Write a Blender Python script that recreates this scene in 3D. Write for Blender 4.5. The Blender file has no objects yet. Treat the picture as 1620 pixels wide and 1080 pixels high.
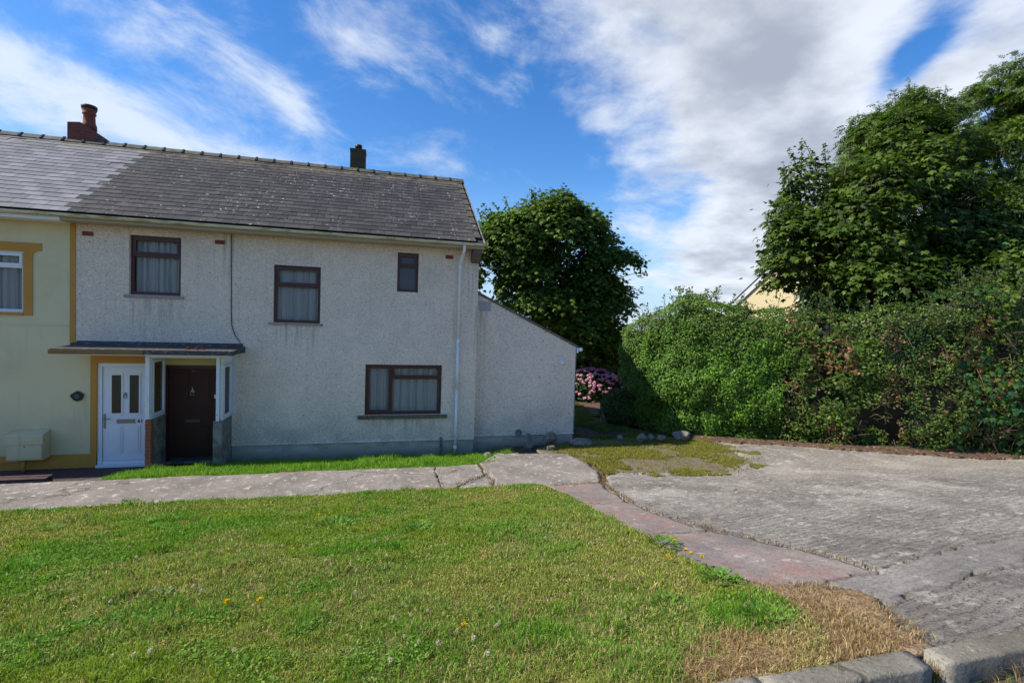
import bpy, bmesh, math, random
import numpy as np
from mathutils import Vector, Matrix
rnd = random.Random(7)
rng = np.random.default_rng(11)
SC = bpy.context.scene
COL = SC.collection
PI = math.pi
R = math.radians

# ------------------------------------------------------------------ camera
F_PX, CW = 780.0, 1620.0
CAM = Vector((-2.21, -11.949, 2.807))
YAW, PITCH, ROLL = R(14.58), R(-1.81), R(1.77)
fw = Vector((math.sin(YAW)*math.cos(PITCH), math.cos(YAW)*math.cos(PITCH), math.sin(PITCH)))
r0 = Vector((math.cos(YAW), -math.sin(YAW), 0)); u0 = r0.cross(fw)
RT = r0*math.cos(ROLL)+u0*math.sin(ROLL); UP = -r0*math.sin(ROLL)+u0*math.cos(ROLL)
cd = bpy.data.cameras.new('camera'); cam = bpy.data.objects.new('camera', cd); COL.objects.link(cam)
cam.matrix_world = Matrix(((RT.x, UP.x, -fw.x, CAM.x), (RT.y, UP.y, -fw.y, CAM.y), (RT.z, UP.z, -fw.z, CAM.z), (0, 0, 0, 1)))
cd.sensor_width = 36; cd.lens = F_PX/CW*36; cd.clip_end = 3000; cd.clip_start = .05
SC.camera = cam
# ------------------------------------------------------------------ light
SUN_EL, SUN_AZ = R(41), R(-87.6)           # azimuth from +Y towards +X : sun on the left, a touch behind the facade
sdir = Vector((math.sin(SUN_AZ)*math.cos(SUN_EL), math.cos(SUN_AZ)*math.cos(SUN_EL), math.sin(SUN_EL)))
sl = bpy.data.lights.new('sun', 'SUN'); sl.energy = 4.5; sl.angle = R(.53); sl.color = (1, .93, .81)
so = bpy.data.objects.new('sun', sl); COL.objects.link(so); so.rotation_euler = sdir.to_track_quat('Z', 'Y').to_euler()
so.location = (-20, 5, 25)
SC.view_settings.view_transform = 'Standard'; SC.view_settings.look = 'None'
SC.view_settings.gamma = 1; SC.view_settings.use_curve_mapping = False
SC.view_settings.exposure = 0.60
try:
    SC.cycles.use_denoising = True
    SC.cycles.max_bounces = 6; SC.cycles.transparent_max_bounces = 8
except Exception: pass

class NB:
    """small node-building helper"""
    def __init__(s, nt): s.nt = nt
    def n(s, t, **k):
        o = s.nt.nodes.new(t)
        for a, b in k.items(): setattr(o, a, b)
        return o
    def set(s, sock, v):
        if isinstance(v, bpy.types.NodeSocket): s.nt.links.new(v, sock)
        elif v is not None:
            try: sock.default_value = v
            except Exception:
                if isinstance(v, (tuple, list)) and len(v) == 3: sock.default_value = (*v, 1)
                else: sock.default_value = (v, v, v, 1) if len(sock.default_value) == 4 else (v, v, v)
    def m(s, op, a, b=None, c=None, clamp=False):
        o = s.n('ShaderNodeMath', operation=op, use_clamp=clamp)
        s.set(o.inputs[0], a)
        if b is not None: s.set(o.inputs[1], b)
        if c is not None: s.set(o.inputs[2], c)
        return o.outputs[0]
    def v(s, op, a, b=None, out=0, scale=None):
        o = s.n('ShaderNodeVectorMath', operation=op); s.set(o.inputs[0], a)
        if b is not None: s.set(o.inputs[1], b)
        if scale is not None: s.set(o.inputs['Scale'], scale)
        return o.outputs[out]
    def mix(s, f, a, b, blend='MIX'):
        o = s.n('ShaderNodeMix', data_type='RGBA', blend_type=blend)
        s.set(o.inputs[0], f); s.set(o.inputs[6], a); s.set(o.inputs[7], b); return o.outputs[2]
    def step(s, x, lo, hi, a=0., b=1.):
        o = s.n('ShaderNodeMapRange', interpolation_type='SMOOTHSTEP')
        s.set(o.inputs[0], x); s.set(o.inputs[1], lo); s.set(o.inputs[2], hi); s.set(o.inputs[3], a); s.set(o.inputs[4], b)
        return o.outputs[0]
    def noise(s, vec, scale, detail=4, rough=.55, dist=0., out=0):
        o = s.n('ShaderNodeTexNoise'); s.set(o.inputs['Vector'], vec); s.set(o.inputs['Scale'], scale)
        s.set(o.inputs['Detail'], detail); s.set(o.inputs['Roughness'], rough); s.set(o.inputs['Distortion'], dist)
        return o.outputs[out]
    def vor(s, vec, scale, feature='F1', out='Distance', rand=1.):
        o = s.n('ShaderNodeTexVoronoi', feature=feature); s.set(o.inputs['Vector'], vec); s.set(o.inputs['Scale'], scale)
        s.set(o.inputs['Randomness'], rand)
        return o.outputs[out]
    def comb(s, x, y, z):
        o = s.n('ShaderNodeCombineXYZ'); s.set(o.inputs[0], x); s.set(o.inputs[1], y); s.set(o.inputs[2], z); return o.outputs[0]
    def sep(s, v):
        o = s.n('ShaderNodeSeparateXYZ'); s.set(o.inputs[0], v); return o.outputs

# ------------------------------------------------------------------ world: sky + clouds
world = bpy.data.worlds.new('World'); SC.world = world; world.use_nodes = True
W = NB(world.node_tree); W.nt.nodes.clear()
WS = 0.13
sky = W.n('ShaderNodeTexSky', sky_type='NISHITA'); sky.sun_disc = False; sky.sun_elevation = SUN_EL; sky.sun_rotation = SUN_AZ
sky.air_density = 1.0; sky.dust_density = .35; sky.ozone_density = 3.0
hs = W.n('ShaderNodeHueSaturation'); W.set(hs.inputs['Saturation'], 1.32); W.set(hs.inputs['Value'], 1.0); W.set(hs.inputs['Hue'], .507); W.set(hs.inputs['Color'], sky.outputs[0])
DIR = W.v('NORMALIZE', W.n('ShaderNodeTexCoord').outputs['Generated'])
def pxdir(x, y): return (fw + RT*((x-810)/F_PX) - UP*((y-540)/F_PX)).normalized()
def blob(x, y, rx, ry, ang=0., amp=1.):
    c = pxdir(x, y); a = R(ang)
    ax = (pxdir(x+20*math.cos(a), y+20*math.sin(a))-c); ay = (pxdir(x-20*math.sin(a), y+20*math.cos(a))-c)
    ax = ax/(ax.length**2)*20/rx; ay = ay/(ay.length**2)*20/ry
    off = (ax.dot(c), ay.dot(c))
    u = W.m('SUBTRACT', W.v('DOT_PRODUCT', DIR, tuple(ax), out=1), off[0])
    w = W.m('SUBTRACT', W.v('DOT_PRODUCT', DIR, tuple(ay), out=1), off[1])
    d = W.m('ADD', W.m('MULTIPLY', u, u), W.m('MULTIPLY', w, w))
    front = W.m('GREATER_THAN', W.v('DOT_PRODUCT', DIR, tuple(c), out=1), 0)
    return W.m('MULTIPLY', W.m('MULTIPLY', W.m('EXPONENT', W.m('MULTIPLY', d, -1.)), amp), front)
def total(bl):
    s = bl[0]
    for b in bl[1:]: s = W.m('ADD', s, b)
    return s
dz = W.sep(DIR)[2]
# layer coordinates : direction projected on a high flat layer, so clouds foreshorten to the horizon
plane = W.v('SCALE', DIR, scale=W.m('DIVIDE', 1., W.m('ADD', W.m('MAXIMUM', dz, 0.), .22)))
puff = W.noise(W.v('MULTIPLY', plane, (1, 1, 1.3)), 1.7, 13, .62, .2)
puff2 = W.noise(W.v('ADD', plane, (7.3, 1.1, 4.)), 3.4, 6, .55)
# streaks: stretched along a direction falling to the right of the view
e1 = (pxdir(520, 200)-pxdir(150, 20)).normalized(); e2 = pxdir(300, 120); e3 = e1.cross(e2)
st = W.comb(W.m('MULTIPLY', W.v('DOT_PRODUCT', DIR, tuple(e1), out=1), 2.6), W.m('MULTIPLY', W.v('DOT_PRODUCT', DIR, tuple(e3), out=1), 5.0), W.v('DOT_PRODUCT', DIR, tuple(e2), out=1))
wisp = W.noise(st, 2.3, 13, .66, .35)
maskA = total([blob(1130, -10, 200, 150, 35, 1.05), blob(1290, 60, 200, 170, 0, 1.1), blob(1160, 190, 150, 90, 30, .8), blob(1290, 260, 110, 100, 40, .85), blob(1200, 350, 130, 90, -20, .8),
               blob(1120, 420, 110, 45, 0, .55), blob(1560, 80, 90, 150, 20, .85), blob(950, 190, 60, 40, 20, .42), blob(1340, 430, 200, 90, 0, .7), blob(1700, 300, 160, 300, 0, .7), blob(1250, -260, 500, 160, 0, .7),
               blob(2300, 200, 400, 250, 0, .7), blob(1040, 330, 60, 60, 0, .25), blob(815, 262, 35, 30, -50, .38), blob(1435, 105, 32, 95, 28, -.75), blob(960, 40, 100, 80, 30, .5), blob(1010, 250, 90, 90, 40, .38), blob(1400, 250, 120, 120, 0, .5), blob(1100, 480, 160, 60, 0, .35), blob(1080, 560, 120, 60, 0, .25)])
maskB = total([blob(190, 25, 190, 42, 12, .62), blob(400, 110, 150, 55, 38, .72), blob(480, 175, 80, 28, 25, .5), blob(60, 130, 190, 60, 22, .8), blob(250, 210, 240, 55, 14, .95), blob(430, 262, 110, 22, 12, .5),
               blob(580, 85, 110, 42, 25, .62), blob(680, 120, 90, 30, 30, .5), blob(785, 50, 40, 60, 70, .5), blob(820, 130, 40, 40, 60, .5), blob(-300, 150, 300, 120, 20, .55), blob(100, 100, 140, 16, 20, .2), blob(880, 20, 70, 60, 30, .35), blob(-900, 300, 400, 160, 0, .5)])
cA = W.step(W.m('ADD', maskA, W.m('MULTIPLY', W.m('SUBTRACT', puff, .5), 2.9)), .16, .98)
cB = W.m('MULTIPLY', W.step(W.m('ADD', maskB, W.m('MULTIPLY', W.m('SUBTRACT', wisp, .5), 2.9)), .10, 1.45), .95)
core = W.step(W.m('ADD', W.m('MULTIPLY', maskA, .62), W.m('MULTIPLY', W.m('SUBTRACT', puff2, .5), 2.6)), .25, 1.35)
k = .74/WS
white = (0.80*k, .85*k, .93*k, 1); grey = (.40*k, .44*k, .52*k, 1)
colA = W.mix(core, white, grey)
skyc = W.mix(W.step(dz, .30, -.02, 0, .85), hs.outputs[0], (.40*k, .58*k, .85*k, 1))
c1 = W.mix(W.m('MULTIPLY', cB, .92), skyc, (0.74*k, .82*k, .93*k, 1))
c2 = W.mix(W.m('MULTIPLY', cA, .94), c1, colA)
bg = W.n('ShaderNodeBackground'); W.set(bg.inputs[0], c2); W.set(bg.inputs[1], WS)
wo = W.n('ShaderNodeOutputWorld'); W.nt.links.new(bg.outputs[0], wo.inputs[0])

# ------------------------------------------------------------------ object helpers
def tag(o, label=None, cat=None, group=None, kind=None):
    if label: o['label'] = label
    if cat: o['category'] = cat
    if group: o['group'] = group
    if kind: o['kind'] = kind
    return o
def empty(name, loc=(0, 0, 0), rz=0.):
    o = bpy.data.objects.new(name, None); COL.objects.link(o); o.location = loc; o.rotation_euler = (0, 0, rz)
    o.empty_display_size = .1; return o
def link(name, me, parent=None, mat=None):
    o = bpy.data.objects.new(name, me); COL.objects.link(o)
    if mat is not None and not me.materials: me.materials.append(mat)
    if parent is not None:
        o.parent = parent
        if any(abs(v) > 1e-9 for v in parent.location) and not parent.get('local'):
            o.matrix_parent_inverse = Matrix.Translation(parent.location).inverted()
    return o
def ob(name, bm, mat, parent=None, smooth=False, bevel=0.):
    if bevel:
        es = [e for e in bm.edges if len(e.link_faces) == 2 and e.calc_face_angle(0) > .6]
        bmesh.ops.bevel(bm, geom=es, offset=bevel, segments=2, affect='EDGES', clamp_overlap=True)
    bmesh.ops.recalc_face_normals(bm, faces=bm.faces)
    me = bpy.data.meshes.new(name); bm.to_mesh(me); bm.free()
    if smooth: me.polygons.foreach_set('use_smooth', [True]*len(me.polygons))
    return link(name, me, parent, mat)
def np_mesh(name, V, F, color=None, smooth=False):
    """V (n,3), F (m,k)"""
    me = bpy.data.meshes.new(name); V = np.asarray(V, np.float32); F = np.asarray(F, np.int32)
    m, kk = F.shape
    me.vertices.add(len(V)); me.vertices.foreach_set('co', V.ravel())
    me.loops.add(m*kk); me.loops.foreach_set('vertex_index', F.ravel())
    me.polygons.add(m); me.polygons.foreach_set('loop_start', np.arange(0, m*kk, kk, dtype=np.int32))
    if smooth: me.polygons.foreach_set('use_smooth', np.ones(m, bool))
    me.update(calc_edges=True)
    if color is not None:
        a = me.color_attributes.new('Col', 'FLOAT_COLOR', 'POINT')
        c = np.ones((len(V), 4), np.float32); c[:, :3] = color; a.data.foreach_set('color', c.ravel())
    return me
def BM(): return bmesh.new()
def box(bm, x0, x1, y0, y1, z0, z1):
    vs = [bm.verts.new(p) for p in ((x0, y0, z0), (x1, y0, z0), (x1, y1, z0), (x0, y1, z0), (x0, y0, z1), (x1, y0, z1), (x1, y1, z1), (x0, y1, z1))]
    for f in ((0, 3, 2, 1), (4, 5, 6, 7), (0, 1, 5, 4), (1, 2, 6, 5), (2, 3, 7, 6), (3, 0, 4, 7)): bm.faces.new([vs[i] for i in f])
    return bm
def bx(*a): return box(BM(), *a)
def prism(bm, pts, y0, y1):
    """polygon in xz extruded along y"""
    a = [bm.verts.new((x, y0, z)) for x, z in pts]; b = [bm.verts.new((x, y1, z)) for x, z in pts]
    bm.faces.new(a); bm.faces.new(b[::-1]); n = len(pts)
    for i in range(n): bm.faces.new((a[i], b[i], b[(i+1) % n], a[(i+1) % n]))
    return bm
def prismx(bm, pts, x0, x1):
    """polygon in yz extruded along x"""
    a = [bm.verts.new((x0, y, z)) for y, z in pts]; b = [bm.verts.new((x1, y, z)) for y, z in pts]
    bm.faces.new(a); bm.faces.new(b[::-1]); n = len(pts)
    for i in range(n): bm.faces.new((a[i], b[i], b[(i+1) % n], a[(i+1) % n]))
    return bm
def tube(bm, pts, rad, seg=8, cap=True):
    pts = [Vector(p) for p in pts]; n = len(pts); rings = []
    if not isinstance(rad, (list, tuple)): rad = [rad]*n
    for i, p in enumerate(pts):
        t = (pts[min(i+1, n-1)]-pts[max(i-1, 0)]).normalized()
        a = t.cross(Vector((0, 0, 1)) if abs(t.z) < .9 else Vector((0, 1, 0))).normalized(); b = t.cross(a)
        rings.append([bm.verts.new(p+(a*math.cos(2*PI*j/seg)+b*math.sin(2*PI*j/seg))*rad[i]) for j in range(seg)])
    for i in range(n-1):
        for j in range(seg): bm.faces.new((rings[i][j], rings[i][(j+1) % seg], rings[i+1][(j+1) % seg], rings[i+1][j]))
    if cap: bm.faces.new(rings[0][::-1]); bm.faces.new(rings[-1])
    return bm
def lathe(bm, prof, c=(0, 0, 0), seg=20, axis='z'):
    rings = []
    for r_, h in prof:
        ring = []
        for j in range(seg):
            a = 2*PI*j/seg
            p = (r_*math.cos(a), r_*math.sin(a), h) if axis == 'z' else (r_*math.cos(a), h, r_*math.sin(a))
            ring.append(bm.verts.new((c[0]+p[0], c[1]+p[1], c[2]+p[2])))
        rings.append(ring)
    for i in range(len(rings)-1):
        for j in range(seg): bm.faces.new((rings[i][j], rings[i][(j+1) % seg], rings[i+1][(j+1) % seg], rings[i+1][j]))
    bm.faces.new(rings[0][::-1]); bm.faces.new(rings[-1]); return bm

# value noise in numpy
_lat = rng.random((256, 256))
def vn(x, y):
    x = np.asarray(x, float); y = np.asarray(y, float)
    xi = np.floor(x).astype(int); yi = np.floor(y).astype(int); fx = x-xi; fy = y-yi
    fx = fx*fx*(3-2*fx); fy = fy*fy*(3-2*fy)
    g = lambda a, b: _lat[a % 256, b % 256]
    return (g(xi, yi)*(1-fx)+g(xi+1, yi)*fx)*(1-fy)+(g(xi, yi+1)*(1-fx)+g(xi+1, yi+1)*fx)*fy
def fbm(x, y, sc=1., o=4, seed=0):
    s = 0; a = .5; t = 0
    for i in range(o):
        s = s+a*vn(x*sc+seed*17.3+i*31.7, y*sc+seed*9.1+i*11.9); t += a; a *= .5; sc = sc*2.03
    return s/t
def sst(x, a, b):
    t = np.clip((x-a)/(b-a), 0, 1); return t*t*(3-2*t)

# ------------------------------------------------------------------ materials
def mat(name, fn, disp=None):
    m = bpy.data.materials.new(name); m.use_nodes = True; nt = m.node_tree; nt.nodes.clear(); B = NB(nt)
    out = B.n('ShaderNodeOutputMaterial'); sh = fn(B); nt.links.new(sh, out.inputs[0]); return m
def pr(B, col, rough=.7, metal=0., bump=None, bs=.3, bd=.01, spec=.4, **kw):
    p = B.n('ShaderNodeBsdfPrincipled'); B.set(p.inputs['Base Color'], col); B.set(p.inputs['Roughness'], rough)
    B.set(p.inputs['Metallic'], metal); B.set(p.inputs['Specular IOR Level'], spec)
    if bump is not None:
        b = B.n('ShaderNodeBump'); B.set(b.inputs['Strength'], bs); B.set(b.inputs['Distance'], bd); B.set(b.inputs['Height'], bump)
        B.nt.links.new(b.outputs[0], p.inputs['Normal'])
    for kk, v in kw.items(): B.set(p.inputs[kk], v)
    return p.outputs[0]
def POS(B): return B.n('ShaderNodeNewGeometry').outputs['Position']
def plain(name, col, rough=.6, metal=0., var=.12, sc=9., bump=.1, spec=.4):
    def fn(B):
        P = POS(B); n = B.noise(P, sc, 5); c = B.mix(n, tuple(v*(1-var) for v in col), tuple(min(1, v*(1+var)) for v in col))
        return pr(B, c, rough, metal, bump=B.noise(P, sc*6, 3), bs=bump, bd=.004, spec=spec)
    return mat(name, fn)

def f_pebble(base, dark, dmg=1.):
    def fn(B):
        P = POS(B)
        x, y, z = B.sep(P)
        v1 = B.vor(P, 42., 'F1', 'Distance'); vc = B.vor(P, 42., 'F1', 'Color'); n1 = B.noise(P, 26, 3, .6); n2 = B.noise(P, .8, 5, .6); n3 = B.noise(P, 90, 2)
        c = B.mix(B.step(n2, .3, .7), base, tuple(v*.86 for v in base))
        c = B.mix(B.m('MULTIPLY', B.step(B.sep(vc)[0], .2, 1.), .5), c, tuple(min(1, v*1.35) for v in base))
        c = B.mix(B.step(n1, .60, .67, 0, .75), c, dark)
        for (cx_, zt_, w_, h_) in ((-6.88, 3.15, .6, 1.1), (-4.13, 2.66, .55, .9), (-1.73, .53, 1.0, .6), (-.05, 4.3, .25, 2.2), (-5.45, 4.6, .22, 2.), (.12, 3.4, .22, 2.6)):
            mx_ = B.m('MULTIPLY', B.step(B.m('ABSOLUTE', B.m('SUBTRACT', x, cx_)), w_, w_*.6), B.m('MULTIPLY', B.step(z, zt_-h_, zt_), B.m('LESS_THAN', z, zt_)))
            c = B.mix(B.m('MULTIPLY', B.m('MULTIPLY', mx_, B.step(B.noise(B.v('MULTIPLY', P, (9., 1., .5)), 1.5, 4, .6), .42, .66)), .55), c, (.24, .215, .17, 1))
        c = B.mix(B.m('MULTIPLY', B.step(B.noise(P, .55, 5, .7), .52, .66), .22), c, (.36, .33, .27, 1))
        # rain streaks below sills and along the eaves
        s = B.noise(B.v('MULTIPLY', P, (6., 6., .35)), 1.6, 4, .6)
        c = B.mix(B.m('MULTIPLY', B.step(s, .56, .75), B.step(z, .0, 4.6, .10, .30)), c, tuple(v*.5 for v in base))
        low = B.m('MULTIPLY', B.step(z, .9, -.05), B.step(B.noise(P, 2.3, 4), .35, .75))
        c = B.mix(B.m('MULTIPLY', low, .35), c, (.20, .19, .15, 1))
        h = B.m('ADD', B.m('MULTIPLY', v1, -1.), B.m('MULTIPLY', n1, -1.2))
        return pr(B, c, .9, bump=h, bs=.9, bd=.012, spec=.25)
    return fn
M = {}
M['pebble'] = mat('pebbledash', f_pebble((.74, .61, .475, 1), (.13, .10, .075, 1)))
M['plinth'] = mat('cement_plinth', lambda B: pr(B, B.mix(B.step(B.noise(B.v('MULTIPLY', POS(B), (1, 1, 2.)), 2.2, 6, .7), .35, .7),
    B.mix(B.step(B.sep(POS(B))[2], -.1, -.36), (.52, .45, .35, 1), (.20, .17, .12, 1)), (.33, .285, .22, 1)), .9, bump=B.noise(POS(B), 40, 4), bs=.35, bd=.01))
def f_cream(B):
    P = POS(B); n = B.noise(P, 1.1, 6, .62); st_ = B.noise(B.v('MULTIPLY', P, (5, 5, .5)), 1.4, 5)
    c = B.mix(B.step(n, .4, .75), (.66, .57, .33, 1), (.56, .48, .28, 1))
    c = B.mix(B.m('MULTIPLY', B.step(st_, .55, .8), .35), c, (.36, .32, .16, 1))
    z = B.sep(P)[2]
    c = B.mix(B.m('MULTIPLY', B.step(z, .5, -.4), .35), c, (.42, .35, .13, 1))
    return pr(B, c, .8, bump=B.noise(P, 120, 3), bs=.3, bd=.004)
M['cream'] = mat('cream_render', f_cream)
M['ochre'] = plain('ochre_paint', (.50, .235, .035), .65, var=.15, sc=3)
M['cream_plain'] = plain('cream_paint', (.50, .43, .17), .7, var=.12, sc=3)
M['white'] = plain('white_upvc', (.74, .75, .77), .35, var=.05, sc=4, bump=.02)
M['white_old'] = mat('weathered_white_paint', lambda B: pr(B, B.mix(B.step(B.noise(POS(B), 22, 5, .7), .60, .68), (.66, .66, .65, 1), (.16, .13, .10, 1)), .6, bump=B.noise(POS(B), 60, 3), bs=.2, bd=.003))
M['wood'] = mat('mahogany_stain', lambda B: pr(B, B.mix(B.noise(B.v('MULTIPLY', POS(B), (14, 14, 2.)), 3, 5), (.045, .011, .008, 1), (.10, .028, .018, 1)), .38, bump=B.noise(POS(B), 50, 3), bs=.1, bd=.002))
M['door_wood'] = mat('dark_door_stain', lambda B: pr(B, B.mix(B.noise(B.v('MULTIPLY', POS(B), (14, 14, 2.)), 3, 5), (.038, .013, .009, 1), (.058, .019, .014, 1)), .5, spec=.25))
M['metal'] = plain('aged_chrome', (.25, .25, .25), .35, .8, var=.1)
M['black'] = plain('black_plastic', (.012, .012, .013), .5)
M['black_matt'] = plain('black_print', (.006, .006, .007), .7)
M['grey_print'] = plain('tarnished_numeral', (.09, .075, .06), .5, .4)
M['terracotta'] = plain('terracotta', (.20, .055, .03), .8, var=.3, sc=14, bump=.3)
M['felt'] = mat('mineral_felt', lambda B: pr(B, B.mix(B.step(B.noise(POS(B), 14, 5, .7), .5, .68), (.06, .056, .052, 1), (.19, .175, .16, 1)), .9, bump=B.noise(POS(B), 80, 3), bs=.5, bd=.01))
M['cem_grey'] = mat('dirty_render', lambda B: pr(B, B.mix(B.step(B.noise(POS(B), 5, 6, .68), .38, .66), (.25, .235, .195, 1), (.11, .10, .08, 1)), .92, bump=B.noise(POS(B), 45, 4), bs=.5, bd=.01))
M['sill'] = mat('lichened_sill', lambda B: pr(B, B.mix(B.step(B.noise(POS(B), 17, 5, .7), .4, .65), (.15, .13, .095, 1), (.075, .06, .045, 1)), .9, bump=B.noise(POS(B), 50, 4), bs=.5, bd=.008))
M['sill_pale'] = mat('pale_sill', lambda B: pr(B, B.mix(B.step(B.noise(POS(B), 12, 5, .7), .5, .7), (.33, .28, .25, 1), (.16, .11, .09, 1)), .85, bump=B.noise(POS(B), 50, 4), bs=.3, bd=.006))
def f_gutter(B):
    P = POS(B); n = B.noise(B.v('MULTIPLY', P, (1., 5, 5)), 2.5, 6, .7); z = B.sep(P)[2]
    c = B.mix(B.step(n, .42, .62), (.66, .60, .42, 1), (.33, .29, .12, 1))
    c = B.mix(B.m('MULTIPLY', B.step(B.noise(P, 12, 4), .62, .70), .8), c, (.75, .74, .68, 1))
    return pr(B, c, .5, bump=n, bs=.1, bd=.003)
M['gutter'] = mat('algae_gutter', f_gutter)
M['soffit'] = plain('beige_soffit', (.40, .345, .25), .7, var=.12, sc=2.)
M['glass'] = mat('window_glass', lambda B: (lambda mx: (B.nt.links.new(B.n('ShaderNodeBsdfTransparent').outputs[0], mx.inputs[1]),
    B.nt.links.new(pr(B, (.02, .022, .024, 1), .03, spec=.6), mx.inputs[2]), B.set(mx.inputs[0], B.m('ADD', B.m('MULTIPLY', (lambda f: (B.set(f.inputs[0], 1.5), f.outputs[0])[1])(B.n('ShaderNodeFresnel')), 0.8), .06)), mx.outputs[0])[-1])(B.n('ShaderNodeMixShader')))
M['frosted'] = plain('frosted_dark_pane', (.055, .058, .066), .28, var=.2, sc=5, spec=.5)
M['door_glass'] = plain('dark_patterned_glass', (.012, .014, .010), .12, var=.5, sc=40, bump=.5, spec=.6)
def f_net(B):
    c = B.n('ShaderNodeBsdfDiffuse'); B.set(c.inputs[0], (.96, .96, .93, 1)); t = B.n('ShaderNodeBsdfTranslucent'); B.set(t.inputs[0], (.7, .74, .74, 1))
    x = B.n('ShaderNodeMixShader'); x.inputs[0].default_value = .25; B.nt.links.new(c.outputs[0], x.inputs[1]); B.nt.links.new(t.outputs[0], x.inputs[2])
    tr = B.n('ShaderNodeBsdfTransparent'); y = B.n('ShaderNodeMixShader'); y.inputs[0].default_value = .22; B.nt.links.new(x.outputs[0], y.inputs[1]); B.nt.links.new(tr.outputs[0], y.inputs[2]); return y.outputs[0]
M['net'] = mat('net_curtain', f_net)
M['dark_room'] = plain('room_plaster', (.16, .15, .13), .9)
def f_slate(lo, hi, lich, edge=0.):
    def fn(B):
        P = POS(B); a = B.n('ShaderNodeAttribute', attribute_name='tone'); t = a.outputs['Fac']
        n = B.noise(P, 3.2, 5, .6); c = B.mix(t, lo, hi)
        c = B.mix(B.m('MULTIPLY', B.step(n, .35, .75), .45), c, tuple(v*.62 for v in lo[:3])+(1,))
        sp = B.noise(P, 12, 3, .65); sp2 = B.noise(B.v('ADD', P, (5, 3, 1)), .9, 3)
        c = B.mix(B.m('MULTIPLY', B.m('MULTIPLY', B.step(sp, .64, .665), B.step(sp2, .38, .62)), lich), c, (.55, .54, .50, 1))
        x, y, z = B.sep(P)
        ors = B.m('MULTIPLY', B.m('MULTIPLY', B.step(B.noise(P, 8, 3), .63, .68), B.step(B.m('ABSOLUTE', B.m('ADD', x, 5.2)), 1.6, .5)), B.step(z, 6.2, 6.7))
        c = B.mix(B.m('MULTIPLY', ors, .7*lich), c, (.40, .17, .05, 1))
        rid = B.m('MULTIPLY', B.step(z, 6.75, 7.15), B.step(B.noise(B.v('MULTIPLY', P, (1, 1, .3)), 3., 4), .3, .6))
        c = B.mix(B.m('MULTIPLY', rid, .6), c, (.22, .185, .12, 1))
        vg = B.m('MULTIPLY', B.step(x, -.9, .0), B.step(B.noise(P, 2., 4), .3, .6))
        c = B.mix(B.m('MULTIPLY', vg, .3), c, (.17, .14, .09, 1))
        return pr(B, c, .78, bump=B.noise(P, 30, 4), bs=.25, bd=.004, spec=.25)
    return fn
M['slate'] = mat('old_slate', f_slate((.044, .041, .040, 1), (.078, .072, .068, 1), 1.))
M['slate_n'] = mat('pale_slate', f_slate((.16, .16, .165, 1), (.26, .26, .265, 1), .15))
M['slate_bed'] = plain('dark_slate_bed', (.03, .028, .03), .9)  # plain dark underlay below the slates, also the distant roof
M['ridge'] = mat('ridge_clay', lambda B: pr(B, B.mix(B.step(B.noise(POS(B), 6, 5, .7), .4, .65), (.085, .08, .06, 1), (.16, .15, .10, 1)), .85, bump=B.noise(POS(B), 40, 3), bs=.4, bd=.008))
M['mortar_dark'] = plain('ridge_joint_mortar', (.03, .028, .026), .9)
def f_brick(c1, c2, mortar, sc=1.):
    def fn(B):
        P = POS(B); x, y, z = B.sep(P); br = B.n('ShaderNodeTexBrick'); B.set(br.inputs['Vector'], B.comb(B.m('ADD', x, y), z, 0.)); B.set(br.inputs['Scale'], sc)
        B.set(br.inputs['Color1'], c1); B.set(br.inputs['Color2'], c2); B.set(br.inputs['Mortar'], mortar)
        B.set(br.inputs['Brick Width'], .225); B.set(br.inputs['Row Height'], .075); B.set(br.inputs['Mortar Size'], .008)
        c = B.mix(B.step(B.noise(P, 5, 5), .5, .75), br.outputs[0], (.05, .04, .03, 1))
        return pr(B, c, .88, bump=B.noise(P, 40, 4), bs=.5, bd=.008)
    return fn
M['chim_brick'] = mat('chimney_brick', f_brick((.20, .048, .03, 1), (.15, .04, .028, 1), (.12, .075, .06, 1)))
M['chim_moss'] = mat('mossy_brick', f_brick((.075, .065, .02, 1), (.055, .045, .015, 1), (.07, .06, .03, 1)))
M['pier_brick'] = plain('pier_brick', (.26, .085, .04), .85, var=.3, sc=10, bump=.5)
M['mortar'] = plain('pier_mortar', (.22, .18, .14), .9, var=.2, sc=20, bump=.5)
M['red_dark'] = mat('dark_red_paving', lambda B: pr(B, B.mix(B.step(B.noise(POS(B), 7, 6, .7), .4, .65), (.085, .05, .042, 1), (.045, .03, .026, 1)), .8, bump=B.noise(POS(B), 50, 4), bs=.5, bd=.01))

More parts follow.
